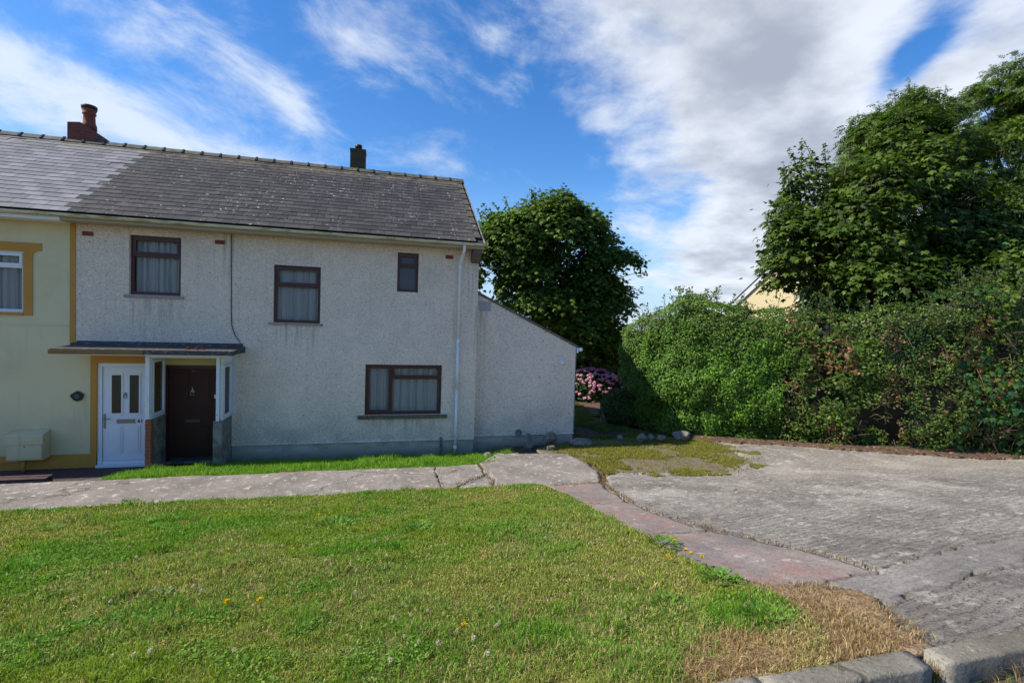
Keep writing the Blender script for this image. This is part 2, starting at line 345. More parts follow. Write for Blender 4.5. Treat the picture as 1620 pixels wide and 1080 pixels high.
def f_concrete(base, dark, pale, red=None, palemask=.6, bs=.6, ribs=0., redmask=(.5, .62)):
    def fn(B):
        P = POS(B); x, y, z = B.sep(P)
        n1 = B.noise(P, 1.4, 6, .62); n2 = B.noise(P, 7., 6, .7); n3 = B.noise(P, 48., 4, .7); n4 = B.noise(B.v('ADD', P, (3, 9, 2)), 2.6, 6, .68)
        c = B.mix(B.step(n1, .35, .68), base, dark)
        if red: c = B.mix(B.m('MULTIPLY', B.step(n4, *redmask), .85), c, red)
        c = B.mix(B.step(n2, palemask, palemask+.10, 0, .8), c, pale)
        c = B.mix(B.step(n3, .50, .70, 0, .72), c, tuple(v*.40 for v in dark[:3])+(1,))
        c = B.mix(B.step(B.noise(P, 19., 5, .75), .54, .66, 0, .55), c, tuple(v*.5 for v in dark[:3])+(1,))
        c = B.mix(B.step(B.noise(P, 75., 3, .6), .57, .72, 0, .40), c, pale)
        crk = B.vor(B.v('ADD', P, B.v('SCALE', B.noise(P, 3., 4, out=1), scale=.5)), .21, 'DISTANCE_TO_EDGE')
        c = c if ribs else B.mix(B.step(crk, .0045, .001, 0., .55), c, (.05, .042, .03, 1))
        h = B.m('ADD', B.m('MULTIPLY', n3, .8), B.m('MULTIPLY', n2, .5)); h = h if ribs else B.m('ADD', h, B.m('MULTIPLY', B.step(crk, .006, .001), -.5))
        if ribs:
            cs, sn = math.cos(R(12)), math.sin(R(12))
            yy = B.m('ADD', B.m('MULTIPLY', x, -sn), B.m('MULTIPLY', y, cs)); xx = B.m('ADD', B.m('MULTIPLY', x, cs), B.m('MULTIPLY', y, sn))
            wob = B.m('MULTIPLY', B.noise(P, 1.6, 3), .25)
            rr = B.m('SINE', B.m('MULTIPLY', B.m('ADD', yy, wob), 2*PI/.085))
            q = B.comb(B.m('MULTIPLY', xx, 24.), B.m('MULTIPLY', B.m('ADD', yy, wob), 58.), 0.); strk = B.noise(q, 1., 6, .78)
            sd = B.m('ADD', B.m('POWER', B.m('MULTIPLY', B.m('SUBTRACT', x, 9.5), .25), 2.), B.m('POWER', B.m('MULTIPLY', B.m('ADD', y, 3.8), .75), 2.))
            c = B.mix(B.m('MULTIPLY', B.m('MULTIPLY', B.m('EXPONENT', B.m('MULTIPLY', sd, -1.)), B.step(n1, .3, .6)), .8), c, (.56, .48, .37, 1))
            c = B.mix(B.m('MULTIPLY', B.step(B.noise(B.v('ADD', P, (1, 2, 3)), .9, 5, .7), .55, .68), .5), c, (.19, .165, .14, 1))
            amt = B.m('MULTIPLY', B.step(B.noise(P, .7, 3), .25, .55, .45, 1.), ribs)
            h = B.m('ADD', h, B.m('MULTIPLY', B.m('ADD', B.m('MULTIPLY', rr, .35), B.m('MULTIPLY', strk, 4.5)), amt))
            c = B.mix(B.m('MULTIPLY', B.step(B.m('SUBTRACT', strk, B.m('MULTIPLY', rr, .045)), .48, .40), B.m('MULTIPLY', amt, .85)), c, tuple(v*.36 for v in dark[:3])+(1,))
        return pr(B, c, .93, bump=h, bs=bs, bd=.014, spec=.2)
    return fn
M['path'] = mat('path_concrete', f_concrete((.29, .255, .215, 1), (.19, .165, .14, 1), (.58, .53, .45, 1), palemask=.55, bs=.8))
M['path_red'] = mat('pink_path_concrete', f_concrete((.275, .23, .20, 1), (.18, .155, .14, 1), (.46, .42, .36, 1), red=(.28, .17, .135, 1), palemask=.58, bs=.6, redmask=(.46, .63)))
M['drive'] = mat('ribbed_concrete', f_concrete((.50, .45, .375, 1), (.34, .30, .25, 1), (.76, .71, .61, 1), palemask=.52, bs=1., ribs=1.))
M['strip'] = mat('smooth_concrete', f_concrete((.38, .345, .30, 1), (.27, .245, .21, 1), (.58, .54, .47, 1), palemask=.57, bs=.9, ribs=.5))
M['kerb'] = mat('kerb_concrete', f_concrete((.27, .245, .195, 1), (.15, .135, .10, 1), (.48, .46, .41, 1), palemask=.62, bs=.6))
M['asphalt'] = plain('road_asphalt', (.05, .05, .052), .9, var=.3, sc=30, bump=.6)
def f_soil(B):
    P = POS(B); n = B.noise(P, 2.2, 6, .65); n2 = B.noise(P, 22, 5, .7)
    c = B.mix(B.step(n, .35, .65), (.13, .16, .03, 1), (.20, .16, .07, 1)); c = B.mix(B.step(n2, .55, .72), c, (.07, .055, .03, 1))
    return pr(B, c, .95, bump=n2, bs=.8, bd=.03, spec=.1)
M['soil'] = mat('turf_soil', f_soil)
M['dirt'] = mat('brown_dirt', lambda B: pr(B, B.mix(B.step(B.noise(POS(B), 9, 6, .7), .4, .62), (.16, .105, .07, 1), (.075, .05, .035, 1)), .95, bump=B.noise(POS(B), 26, 5), bs=.9, bd=.03, spec=.1))
M['moss'] = mat('moss_ground', lambda B: pr(B, B.mix(B.step(B.noise(POS(B), 5.5, 6, .72), .42, .56), (.17, .145, .06, 1), (.19, .15, .115, 1)), .95, bump=B.noise(POS(B), 30, 5), bs=.9, bd=.03, spec=.1))
M['rock'] = mat('weathered_rock', lambda B: pr(B, B.mix(B.step(B.noise(POS(B), 9, 6, .7), .4, .68), (.15, .13, .105, 1), (.30, .265, .21, 1)), .9, bump=B.noise(POS(B), 22, 6), bs=.9, bd=.03))
M['bark'] = plain('bark', (.085, .07, .052), .9, var=.35, sc=12, bump=.8)
M['dark_core'] = plain('dark_core_fill', (.020, .022, .010), .95, var=.4, sc=9, bump=1.)  # near-black filler for the solid cores added inside hedges and shrubs
def f_leaf(rough, trans, spec=.5, gloss=0.):
    def fn(B):
        a = B.n('ShaderNodeAttribute', attribute_name='Col').outputs['Color']
        p = pr(B, a, rough, spec=spec); t = B.n('ShaderNodeBsdfTranslucent')
        B.set(t.inputs[0], B.mix(1., a, (1.25, 1.35, .55, 1), 'MULTIPLY')); x = B.n('ShaderNodeMixShader'); x.inputs[0].default_value = trans
        B.nt.links.new(p, x.inputs[1]); B.nt.links.new(t.outputs[0], x.inputs[2]); return x.outputs[0]
    return fn
M['leaf'] = mat('tree_leaf', f_leaf(.55, .32, .22)); M['leaf_gloss'] = mat('hedge_leaf', f_leaf(.48, .26, .26)); M['blade'] = mat('grass_blade', f_leaf(.6, .3, .25))
M['petal'] = mat('petal', f_leaf(.6, .3, .2))
exec_parts = []

# ------------------------------------------------------------------ ground
_gy = [-10.05, -8.0, -6.0, -4.6, -3.6, -2.1, 0, 3, 15]; _gz = [1.17, .80, .435, .18, 0.0, -.05, -.22, -.35, -.4]
def G(x, y):
    y = np.asarray(y, float); return np.interp(y, _gy, _gz)
def front(x, y):       # low strip before the house wall
    x = np.asarray(x, float); y = np.asarray(y, float)
    g = G(x, y); w = sst(x, 1.2, .2)*(y > -2.15)
    s = -.38+(np.clip(-y, 0, 2.1)/2.1)*.27
    deep = np.where((x < -6.95), -.42, s)
    return g*(1-w)+deep*w
def inside(poly, x, y):
    r = np.zeros(x.shape, bool); n = len(poly); j = n-1
    for i in range(n):
        xi, yi = poly[i]; xj, yj = poly[j]
        if yi != yj: r ^= ((yi > y) != (yj > y)) & (x < (xj-xi)*(y-yi)/(yj-yi)+xi)
        j = i
    return r
def patch(name, poly, res, hfn, material, parent=None, skirt=.10, rough=.03):
    P = np.array(poly); x0, y0 = P.min(0)-res; x1, y1 = P.max(0)+res
    nx = int((x1-x0)/res)+2; ny = int((y1-y0)/res)+2
    X, Y = np.meshgrid(x0+np.arange(nx)*res, y0+np.arange(ny)*res, indexing='ij')
    cx = X[:-1, :-1]+res/2; cy = Y[:-1, :-1]+res/2
    jx = cx+(fbm(cx, cy, 3, 4, 3)-.5)*rough*4; jy = cy+(fbm(cx, cy, 3, 4, 8)-.5)*rough*4
    keep = inside(poly, jx, jy)
    Z = hfn(X, Y); idx = np.arange(nx*ny).reshape(nx, ny)
    F = np.stack([idx[:-1, :-1][keep], idx[1:, :-1][keep], idx[1:, 1:][keep], idx[:-1, 1:][keep]], 1)
    Xj = X+(fbm(X, Y, 8, 3, 21)-.5)*res*1.2; Yj = Y+(fbm(X, Y, 8, 3, 25)-.5)*res*1.2
    V = np.stack([Xj.ravel(), Yj.ravel(), Z.ravel()], 1)
    if skirt:
        k = np.zeros((nx+1, ny+1), bool); k[1:-1, 1:-1][:, :] = keep[:, :] if keep.shape == (nx-1, ny-1) else 0
        n0 = len(V); V = np.concatenate([V, V-np.array([0, 0, skirt])]); S = []
        kk = keep
        for (dx, dy, a, b) in ((-1, 0, (0, 1), (0, 0)), (1, 0, (1, 0), (1, 1)), (0, -1, (0, 0), (1, 0)), (0, 1, (1, 1), (0, 1))):
            nb = k[1+dx:nx+dx, 1+dy:ny+dy]; e = kk & ~nb; I, J = np.nonzero(e)
            p = idx[I+a[0], J+a[1]]; q = idx[I+b[0], J+b[1]]; S.append(np.stack([p, p+n0, q+n0, q], 1))
        F = np.concatenate([F]+S)
    used = np.unique(F); mp = np.full(len(V), -1); mp[used] = np.arange(len(used))
    me = np_mesh(name, V[used], mp[F], smooth=True)
    me.validate()
    o = link(name, me, parent, material)
    return o

# far and near ground in one sheet
gx = np.concatenate([[-1500, -500, -150, -60, -30], np.arange(-18, 26, .5), [30, 45, 80, 200, 600, 1500]])
gy = np.concatenate([[-1500, -400, -100, -40, -20, -14, -12, -10.6, -10.25], np.arange(-10.05, 16, .35), [20, 30, 60, 150, 500, 1500]])
X, Y = np.meshgrid(gx, gy, indexing='ij')
Z = front(X, Y)-.07; Z = np.where(Y < -10.2, 1.03, Z); Z = np.where(Y > 15, -.47, Z)
I = np.arange(X.size).reshape(X.shape)
F = np.stack([I[:-1, :-1].ravel(), I[1:, :-1].ravel(), I[1:, 1:].ravel(), I[:-1, 1:].ravel()], 1)
tag(link('ground', np_mesh('ground', np.stack([X.ravel(), Y.ravel(), Z.ravel()], 1), F, smooth=True), None, M['dirt']), kind='structure')
tag(ob('road', bx(-60, 60, -17.5, -10.22, .9, 1.085), M['asphalt']), kind='structure')

LAWN = [(-16, -10.06), (-16, -3.60), (-7.3, -3.57), (-4.3, -3.62), (-2, -3.52), (-.55, -3.58), (.1, -3.75), (.45, -4.1), (.50, -5.1), (.44, -6.2), (.34, -7.5), (.29, -8.3), (.29, -8.7), (.36, -9.1), (.33, -9.45), (.2, -9.78), (-.05, -10.06)]
def lawn_h(x, y): return G(x, y)+.03*sst(x, -.3, .3)+(fbm(x, y, 1.1, 3, 2)-.5)*.07+(fbm(x, y, 7, 3, 5)-.5)*.025-.012
tag(patch('lawn_ground', LAWN, .06, lawn_h, M['soil'], skirt=0), kind='structure')

# concrete path with its slabs
path = tag(empty('path'), kind='structure')
def slab_h(base, tilt=0., bump=.008):
    return lambda x, y: G(x, y)+base+tilt*(x)+(fbm(x, y, 2.2, 4, 6)-.5)*.03+(fbm(x, y, 14, 3, 9)-.5)*bump*2
pth = lambda x, y: -.035+.012*np.clip(-y-2.1, 0, 1.5)+(fbm(x, y, 1.6, 4, 6)-.5)*.03+(fbm(x, y, 14, 3, 9)-.5)*.012
patch('concrete_slab', [(-16, -2.12), (-1.17, -2.14), (-1.2, -3.5), (-2.1, -3.52), (-4.3, -3.64), (-7.3, -3.58), (-16, -3.6)], .035, pth, M['path'], path, skirt=.16, rough=.02)
patch('concrete_slab', [(-1.158, -2.15), (-.275, -2.12), (-.31, -2.92), (-.56, -3.13), (-.93, -3.50), (-1.185, -3.5)], .03, lambda x, y: pth(x, y)-.006, M['path'], path, rough=.02)
patch('concrete_slab', [(-.30, -2.94), (-.21, -3.2), (-.33, -3.58), (-.9, -3.53), (-.56, -3.155)], .03, lambda x, y: pth(x, y)-.012, M['path'], path, rough=.02)
patch('concrete_slab', [(-.24, -2.12), (.30, -1.42), (1.84, -1.66), (1.96, -2.3), (1.92, -3.1), (1.55, -3.92), (.68, -3.98), (-.28, -3.55), (-.17, -3.2), (-.26, -2.9)], .035, lambda x, y: pth(x, y)+.02, M['path'], path, rough=.02)
dg = slab_h(.012)
patch('concrete_slab', [(.62, -4.02), (1.54, -3.96), (1.30, -4.9), (1.12, -5.75), (.47, -5.62), (.55, -4.6)], .035, dg, M['path_red'], path, rough=.03)
patch('concrete_slab', [(.46, -5.66), (1.12, -5.79), (1.03, -6.4), (1.12, -7.5), (.36, -7.45), (.44, -6.4)], .035, dg, M['path_red'], path, rough=.03)
patch('concrete_slab', [(.35, -7.49), (1.13, -7.54), (1.35, -7.95), (1.42, -8.4), (1.54, -9.02), (1.1, -9.08), (.42, -9.1), (.28, -8.5)], .035, dg, M['path_red'], path, rough=.03)
# driveway
drv = tag(empty('driveway'), kind='structure')
def drive_h(x, y): return G(x, y)-.012+(fbm(x, y, .8, 3, 12)-.5)*.045+(fbm(x, y, 4, 3, 15)-.5)*.018+(fbm(x*.6, y*2.2, 14, 3, 18)-.5)*.034
patch('ribbed_concrete', [(1.62, -4.05), (1.38, -4.9), (1.18, -5.9), (1.14, -6.6), (1.22, -7.5), (1.45, -7.9), (1.52, -8.4), (1.68, -8.93), (4, -8.55), (9, -7.9), (24, -6.6), (24, -4), (14, -4.1), (10.4, -2.9), (8.5, -1.6), (6.8, -.5), (6.3, -.35), (6.2, -1.7), (5.7, -2.85), (4.4, -3.35), (3.2, -3.35), (2.4, -3.1), (2.05, -3.3)], .04, drive_h, M['drive'], drv, skirt=.08, rough=.05)
patch('smooth_strip', [(.74, -9.13), (1.56, -9.06), (1.72, -8.96), (4, -8.58), (9, -7.95), (24, -6.65), (24, -7.6), (9, -8.65), (4, -9.0), (2.9, -9.2), (1.45, -9.38), (.86, -9.55)], .04, lambda x, y: drive_h(x, y)+.001, M['strip'], drv, skirt=.08, rough=.06)
patch('ribbed_concrete', [(.88, -9.58), (1.46, -9.41), (2.9, -9.23), (4, -9.03), (9, -8.68), (24, -7.65), (24, -10.04), (.55, -10.04), (.62, -9.75)], .035, lambda x, y: drive_h(x, y)+.004, M['drive'], drv, skirt=.08, rough=.03)
def moss_h(x, y): return G(x, y)-.012+(fbm(x, y, 2, 4, 4)-.5)*.06+(fbm(x, y, 9, 3, 4)-.5)*.03+sst(y, -1.2, -.1)*.03
# mossy bed and dirt at the house corner
tag(patch('moss_bed', [(1.75, -.35), (1.45, -.9), (1.95, -1.6), (2.0, -2.4), (1.98, -3.1), (2.3, -3.1), (3.2, -3.5), (4.4, -3.5), (5.7, -2.95), (6.3, -1.9), (6.3, -.2), (5.6, .2), (4.4, .3), (2.8, .25), (2.6, .1)], .05,
    moss_h, M['moss'], skirt=.05, rough=.16), kind='structure')
tag(patch('front_strip', [(-7.0, -2.13), (.25, -2.1), (.30, -1.45), (.9, -.9), (1.0, .28), (0.02, .28), (0, .0), (-5.45, .0), (-5.45, -.7), (-6.75, -.7), (-7.2, -1.1), (-7.35, -1.95)], .06, lambda x, y: front(x, y)-.015+(fbm(x, y, 5, 3, 3)-.5)*.03, M['soil'], skirt=0), kind='structure')
tag(ob('doorstep_paving', bx(-16, -6.76, -1.28, -.0, -.6, -.385), M['red_dark']), kind='structure')
tag(ob('paving_gully', bx(-16, -7.3, -2.10, -1.29, -.6, -.33), M['red_dark']), kind='structure')
def edging(name, pts, w, h, m_):
    bm = BM(); n = len(pts); L_ = []
    for i, p in enumerate(pts):
        a = Vector(pts[max(i-1, 0)][:2]); b = Vector(pts[min(i+1, n-1)][:2]); t = (b-a).normalized(); q = Vector((-t.y, t.x))*w/2
        L_.append([bm.verts.new((p[0]+s*q.x, p[1]+s*q.y, p[2]+d)) for s, d in ((-1, -h), (1, -h), (1, 0), (-1, 0))])
    for i in range(n-1):
        for j in range(4): bm.faces.new((L_[i][j], L_[i][(j+1) % 4], L_[i+1][(j+1) % 4], L_[i+1][j]))
    bm.faces.new(L_[0][::-1]); bm.faces.new(L_[-1])
    return ob(name, bm, m_, bevel=.012)
tag(edging('garden_edging', [(-7.38, -2.0, -.115), (-7.22, -1.75, -.14), (-6.95, -1.4, -.20), (-6.66, -1.08, -.255), (-6.3, -1.0, -.27)], .09, .25, M['kerb']), 'curved pale concrete edging beside the long grass before the white door', 'edging')
tag(ob('low_wall', prismx(prismx(BM(), [(-1.42, -.5), (-1.42, -.175), (-1.24, -.165), (-1.24, -.5)], -16, -8.02), [(-1.30, -.5), (-1.30, -.16), (-1.235, -.155), (-1.235, -.5)], -16.02, -8.0), M['red_dark'], bevel=.02), 'low dark retaining wall in front of the gas meter box at far left', 'wall')

tag(patch('worn_dirt', [(.10, -8.4), (.34, -8.5), (.44, -9.08), (.82, -9.14), (.95, -9.5), (.72, -9.75), (.66, -10.03), (-.9, -10.03), (-.5, -9.7), (-.1, -9.3)], .035, lambda x, y: G(x, y)+.012+(fbm(x, y, 4, 4, 44)-.5)*.035, mat('straw_dirt', lambda B: pr(B, B.mix(B.step(B.noise(POS(B), 14, 6, .7), .38, .62), (.36, .26, .15, 1), (.20, .125, .075, 1)), .95, bump=B.noise(POS(B), 40, 5), bs=.9, bd=.03, spec=.1)), skirt=.03, rough=.07), kind='structure')
# kerb stones
kerb = tag(empty('kerb'), kind='structure')
def kerb_mesh(L_):
    bm = BM(); n = 14; prof = [(0, -.25), (0, -.018), (.004, -.007), (.014, -.001), (.05, 0), (.12, .0), (.125, -.01), (.125, -.25)]
    ring = []
    for i in range(n+1):
        t = i/n; e = min(1, min(t, 1-t)*L_/.02) ; s = .25+.75*min(1, e+.45)
        row = []
        for (y, z) in prof:
            rz = (1-s)*.012*(z > -.1); c_ = rnd.uniform(-.0022, .0022)
            row.append(bm.verts.new((t*L_+rnd.uniform(-.004, .004), y+c_*1.6, z-rz*.6+c_-(.006 if (y < .03 and rnd.random() < .18) else 0))))
        ring.append(row)
    for i in range(n):
        for j in range(len(prof)-1): bm.faces.new((ring[i][j], ring[i+1][j], ring[i+1][j+1], ring[i][j+1]))
    bm.faces.new(ring[0]); bm.faces.new(ring[-1][::-1])
    bmesh.ops.recalc_face_normals(bm, faces=bm.faces)
    me = bpy.data.meshes.new('kerb_stone'); bm.to_mesh(me); bm.free(); me.materials.append(M['kerb']); me.polygons.foreach_set('use_smooth', [True]*len(me.polygons)); return me
km = [kerb_mesh(.91) for _ in range(3)]
xk = .45-.92*14
for i in range(40):
    o = link('kerb_stone', km[i % 3], kerb); o.location = (xk+rnd.uniform(-.004, .004), -10.175+rnd.uniform(-.004, .004), 1.195+rnd.uniform(-.005, .005)); o.rotation_euler = (rnd.uniform(-.012, .012), rnd.uniform(-.006, .006), rnd.uniform(-.006, .006))
    xk += .92
    if abs(xk-.45) < .01: xk = .545

# ------------------------------------------------------------------ the pebbledashed house
house = tag(empty('pebbledash_house', (-4.2, 0, -.38)), 'grey pebbledashed end house with brown windows, dark slate roof and mahogany front door', 'house')
neigh = tag(empty('cream_house', (-12, 0, -.38)), 'cream painted neighbouring house with ochre trim and white front door at left', 'house')
def wall_holes(x0, x1, z0, z1, holes, y0, th, skip=()):
    bm = BM(); xs = sorted({x0, x1, *[v for h in holes+list(skip) for v in h[:2] if x0 < v < x1]}); zs = sorted({z0, z1, *[v for h in holes+list(skip) for v in h[2:] if z0 < v < z1]})
    ins = lambda x, z: any(h[0] < x < h[1] and h[2] < z < h[3] for h in holes+list(skip))
    V = {}
    def v(i, j, k):
        if (i, j, k) not in V: V[(i, j, k)] = bm.verts.new((xs[i], y0+k*th, zs[j]))
        return V[(i, j, k)]
    full = {}
    for i in range(len(xs)-1):
        for j in range(len(zs)-1): full[(i, j)] = not ins((xs[i]+xs[i+1])/2, (zs[j]+zs[j+1])/2)
    for (i, j), f in full.items():
        if not f: continue
        bm.faces.new((v(i, j, 0), v(i+1, j, 0), v(i+1, j+1, 0), v(i, j+1, 0))); bm.faces.new((v(i, j, 1), v(i, j+1, 1), v(i+1, j+1, 1), v(i+1, j, 1)))
        for di, dj, a, b in ((-1, 0, (i, j), (i, j+1)), (1, 0, (i+1, j+1), (i+1, j)), (0, -1, (i+1, j), (i, j)), (0, 1, (i, j+1), (i+1, j+1))):
            if not full.get((i+di, j+dj), False): bm.faces.new((v(*a, 0), v(*b, 0), v(*b, 1), v(*a, 1)))
    return bm
W1 = (-7.355, -6.412, 3.219, 4.452); W2 = (-4.601, -3.623, 2.722, 4.0); W3 = (-1.937, -1.449, 3.53, 4.452); W4 = (-2.611, -.831, .614, 1.805)
DR = (-6.727, -5.652, -.36, 1.755)
ob('wall', wall_holes(-8.285, 0, 0, 4.66, [W1, W2, W3, W4, DR], 0, .26, skip=[(-8.4, -6.90, -.1, 2.09)]), M['pebble'], house)
# gable end, back wall, party wall
gb = BM(); prismx(gb, [(.27, 0), (.27, 4.66), (.27, 4.95), (3.4, 7.0), (6.53, 4.95), (6.8, 4.66), (6.8, 0)], -.26, -.003); ob('gable_wall', gb, M['pebble'], house)
ob('back_wall', bx(-8.3, -.27, 6.54, 6.8, -.4, 4.66), M['pebble'], house)
gb = BM(); prismx(gb, [(.27, -.4), (.27, 4.66), (3.4, 6.9), (6.5, 4.66), (6.5, -.4)], -8.42, -8.30); ob('party_wall', gb, M['dark_room'], house)
ob('upper_floor', bx(-8.29, -.27, .27, 6.5, 2.3, 2.5), M['dark_room'], house)
ob('ceiling', bx(-8.29, -.27, .27, 6.5, 4.58, 4.64), M['dark_room'], house)
ob('ground_floor', bx(-8.29, -.27, .27, 6.5, -.5, -.2), M['dark_room'], house)
ob('room_partition', bx(-8.29, -.27, 2.4, 2.5, -.2, 4.57), M['dark_room'], house)
pl = BM(); box(pl, -5.40, -.018, .018, .25, -.6, -.002); box(pl, -.25, -.02, .26, 6.8, -.6, -.002); ob('plinth', pl, M['plinth'], house)
dp = BM(); prismx(dp, [(.0, .012), (-.028, -.014), (.02, -.014)], -5.40, .0); ob('bellcast_drip', dp, M['pebble'], house)

def window(parent, r, mats, mull=(), trans=(), y=.075, fw_=.055, panes=(), name='window', curt=True, drape=((0, .12), (.17, .24), (.29, .47), (.52, .60), (.66, .85), (.9, 1)), glass='glass'):
    """r opening; panes: list of sashes (x0,x1,z0,z1) in world units"""
    x0, x1, z0, z1 = r; bm = BM(); fd = .07; g = .002
    box(bm, x0+g, x0+fw_, y, y+fd, z0+g, z1-g); box(bm, x1-fw_, x1-g, y, y+fd, z0+g, z1-g)
    box(bm, x0+fw_, x1-fw_, y, y+fd, z1-fw_, z1-g); box(bm, x0+fw_, x1-fw_, y, y+fd, z0+g, z0+fw_*1.1)
    for (mx, a, b) in mull: box(bm, mx-fw_/2, mx+fw_/2, y+.001, y+fd-.001, a, b)
    for (tz, a, b) in trans: box(bm, a, b, y+.002, y+fd-.002, tz-fw_/2, tz+fw_/2)
    f = ob(name, bm, mats, parent, bevel=.006)
    for p in panes:
        a, b, c, d, opening = p
        if opening:
            s = BM(); w = .045; box(s, a, a+w, y-.018, y+.03, c, d); box(s, b-w, b, y-.018, y+.03, c, d); box(s, a+w, b-w, y-.018, y+.03, d-w, d); box(s, a+w, b-w, y-.018, y+.03, c, c+w)
            ob('sash', s, mats, f, bevel=.005); a, b, c, d = a+w, b-w, c+w, d-w
        ob('pane', bx(a-.005, b+.005, y+.04, y+.046, c-.005, d+.005), M[glass], f)
    for di, dr in enumerate(((0, 1),)+tuple(drape) if curt else []):
        n = 90; V = []; Fc = []
        a, b = x0+.02, x1-.02; t = np.linspace(dr[0], dr[1], n); xx = a+(b-a)*t
        for k, zz in enumerate(np.linspace(z0+.03, z1-.02, 9)):
            s = 1-.35*k/8
            ph = t*(b-a)*34+9*fbm(t*(b-a)*3.2, t*0, 1, 3, int(abs(x0)*10) % 50); yy = y+(.145 if di == 0 else .078)+(.03 if di == 0 else .06)*s*(np.abs(np.sin(ph*.5))**.6+.3*np.sin(ph*1.7))+.04*s*(fbm(t*(b-a)*9, t*0+k*.04, 1, 3, 4)-.5)
            V.append(np.stack([xx+(fbm(t*14, t*0+k*.1, 1, 2, 9)-.5)*.02, yy, np.full(n, zz)+(.012*np.sin(t*60) if k == 0 else 0)], 1))
        V = np.concatenate(V); I_ = np.arange(len(V)).reshape(9, n)
        Fc = np.stack([I_[:-1, :-1].ravel(), I_[:-1, 1:].ravel(), I_[1:, 1:].ravel(), I_[1:, :-1].ravel()], 1)
        link('net_curtain', np_mesh('net_curtain', V, Fc, smooth=True), f, M['net'])
    return f
def tz(r, q): return r[3]-(r[3]-r[2])*q
q = tz(W1, .325); f1 = window(house, W1, M['wood'], trans=[(q, W1[0]+.055, W1[1]-.055)], panes=[(W1[0]+.05, W1[1]-.05, q+.022, W1[3]-.05, True), (W1[0]+.055, W1[1]-.055, W1[2]+.06, q-.028, False)], fw_=.062)
q = tz(W2, .345); f2 = window(house, W2, M['wood'], trans=[(q, W2[0]+.055, W2[1]-.055)], panes=[(W2[0]+.05, W2[1]-.05, q+.022, W2[3]-.05, True), (W2[0]+.055, W2[1]-.055, W2[2]+.06, q-.028, False)], fw_=.06, drape=((.0, .36), (.46, .58), (.60, .72), (.74, 1)))
q = tz(W3, .345); f3 = window(house, W3, M['wood'], trans=[(q, W3[0]+.055, W3[1]-.055)], panes=[(W3[0]+.05, W3[1]-.05, q+.022, W3[3]-.05, True), (W3[0]+.05, W3[1]-.05, W3[2]+.055, q-.024, False)], fw_=.058, curt=False, glass='frosted')
mx = W4[0]+.335*(W4[1]-W4[0]); q = tz(W4, .27)
f4 = window(house, W4, M['wood'], mull=[(mx, W4[2]+.055, W4[3]-.055)], trans=[(q, mx+.028, W4[1]-.055)], panes=[(W4[0]+.05, mx-.022, W4[2]+.055, W4[3]-.05, True), (mx+.024, W4[1]-.05, q+.022, W4[3]-.05, True), (mx+.028, W4[1]-.055, W4[2]+.06, q-.028, False)], fw_=.06, drape=((.02, .13), (.19, .345), (.37, .45), (.475, .55), (.59, .67), (.69, .82), (.84, .97)))
ob('sill', bx(-7.44, -6.345, -.035, .07, 3.155, 3.212), M['sill_pale'], f1, bevel=.006)
ob('sill', bx(-4.69, -3.565, -.035, .07, 2.668, 2.716), M['sill_pale'], f2, bevel=.006)
ob('sill', bx(-2.76, -.685, -.075, .07, .53, .608), M['sill'], f4, bevel=.012)
for f_, l_ in ((f1, 'brown framed window with a full net curtain nearest the cream house'), (f2, 'tall brown framed window with a net curtain drawn to one side'), (f3, 'small brown framed window with dark frosted panes'), (f4, 'wide ground floor window with three panes')): f_['label'] = l_
# air bricks
for x in (-8.082, -5.676, -.723):
    b = BM(); box(b, x-.095, x+.095, -.012, .02, 4.37, 4.455)
    for i in range(5):
        for j in range(3): box(b, x-.08+i*.034, x-.062+i*.034, -.018, -.0121, 4.379+j*.026, 4.393+j*.026)
    ob('air_brick', b, M['terracotta'], house)
# mahogany front door
d = ob('door_frame', box(box(box(BM(), -6.724, -6.655, .05, .14, -.33, 1.752), -5.73, -5.655, .05, .14, -.33, 1.752), -6.655, -5.73, .05, .14, 1.68, 1.752), M['wood'], house, bevel=.006)
leaf = BM(); box(leaf, -6.65, -5.735, .085, .125, -.25, 1.675)
door = ob('front_door', leaf, M['door_wood'], house, bevel=.004)
for a, b, c, e in ((-6.55, -6.24, .95, 1.58), (-6.15, -5.84, .95, 1.58), (-6.55, -6.24, .62, .86), (-6.15, -5.84, .62, .86), (-6.55, -5.84, -.12, .42)):
    ob('door_panel', box(box(BM(), a, b, .077, .0845, c, e), a+.035, b-.035, .070, .0765, c+.035, e-.035), M['door_wood'], door, bevel=.006)
ob('door_sill', bx(-6.72, -5.66, -.02, .2, -.37, -.335), M['cem_grey'], house)
ob('weatherboard', bx(-6.63, -5.76, .05, .0845, -.22, -.17), M['door_wood'], door, bevel=.008)
ob('letterbox', box(bx(-6.32, -6.04, .066, .0835, .505, .575), -6.285, -6.075, .060, .0655, .52, .56), plain('tarnished_brass', (.10, .075, .06), .45, .6), door, bevel=.003)
kn = BM(); lathe(kn, [(.035, .068), (.04, .06), (.02, .05)], (-6.19, 0, 1.18), 14, 'y'); tube(kn, [(-6.19+.035*math.sin(t), .05, 1.13-.04*math.cos(t)) for t in np.linspace(-2.2, 2.2, 12)], .009, 6); box(kn, -6.2, -6.18, .05, .083, 1.2, 1.27)
ob('knocker', kn, M['metal'], door)
ob('doorbell', bx(-5.76+.0, -5.715, .03, .049, 1.03, 1.11), M['white'], house, bevel=.005)
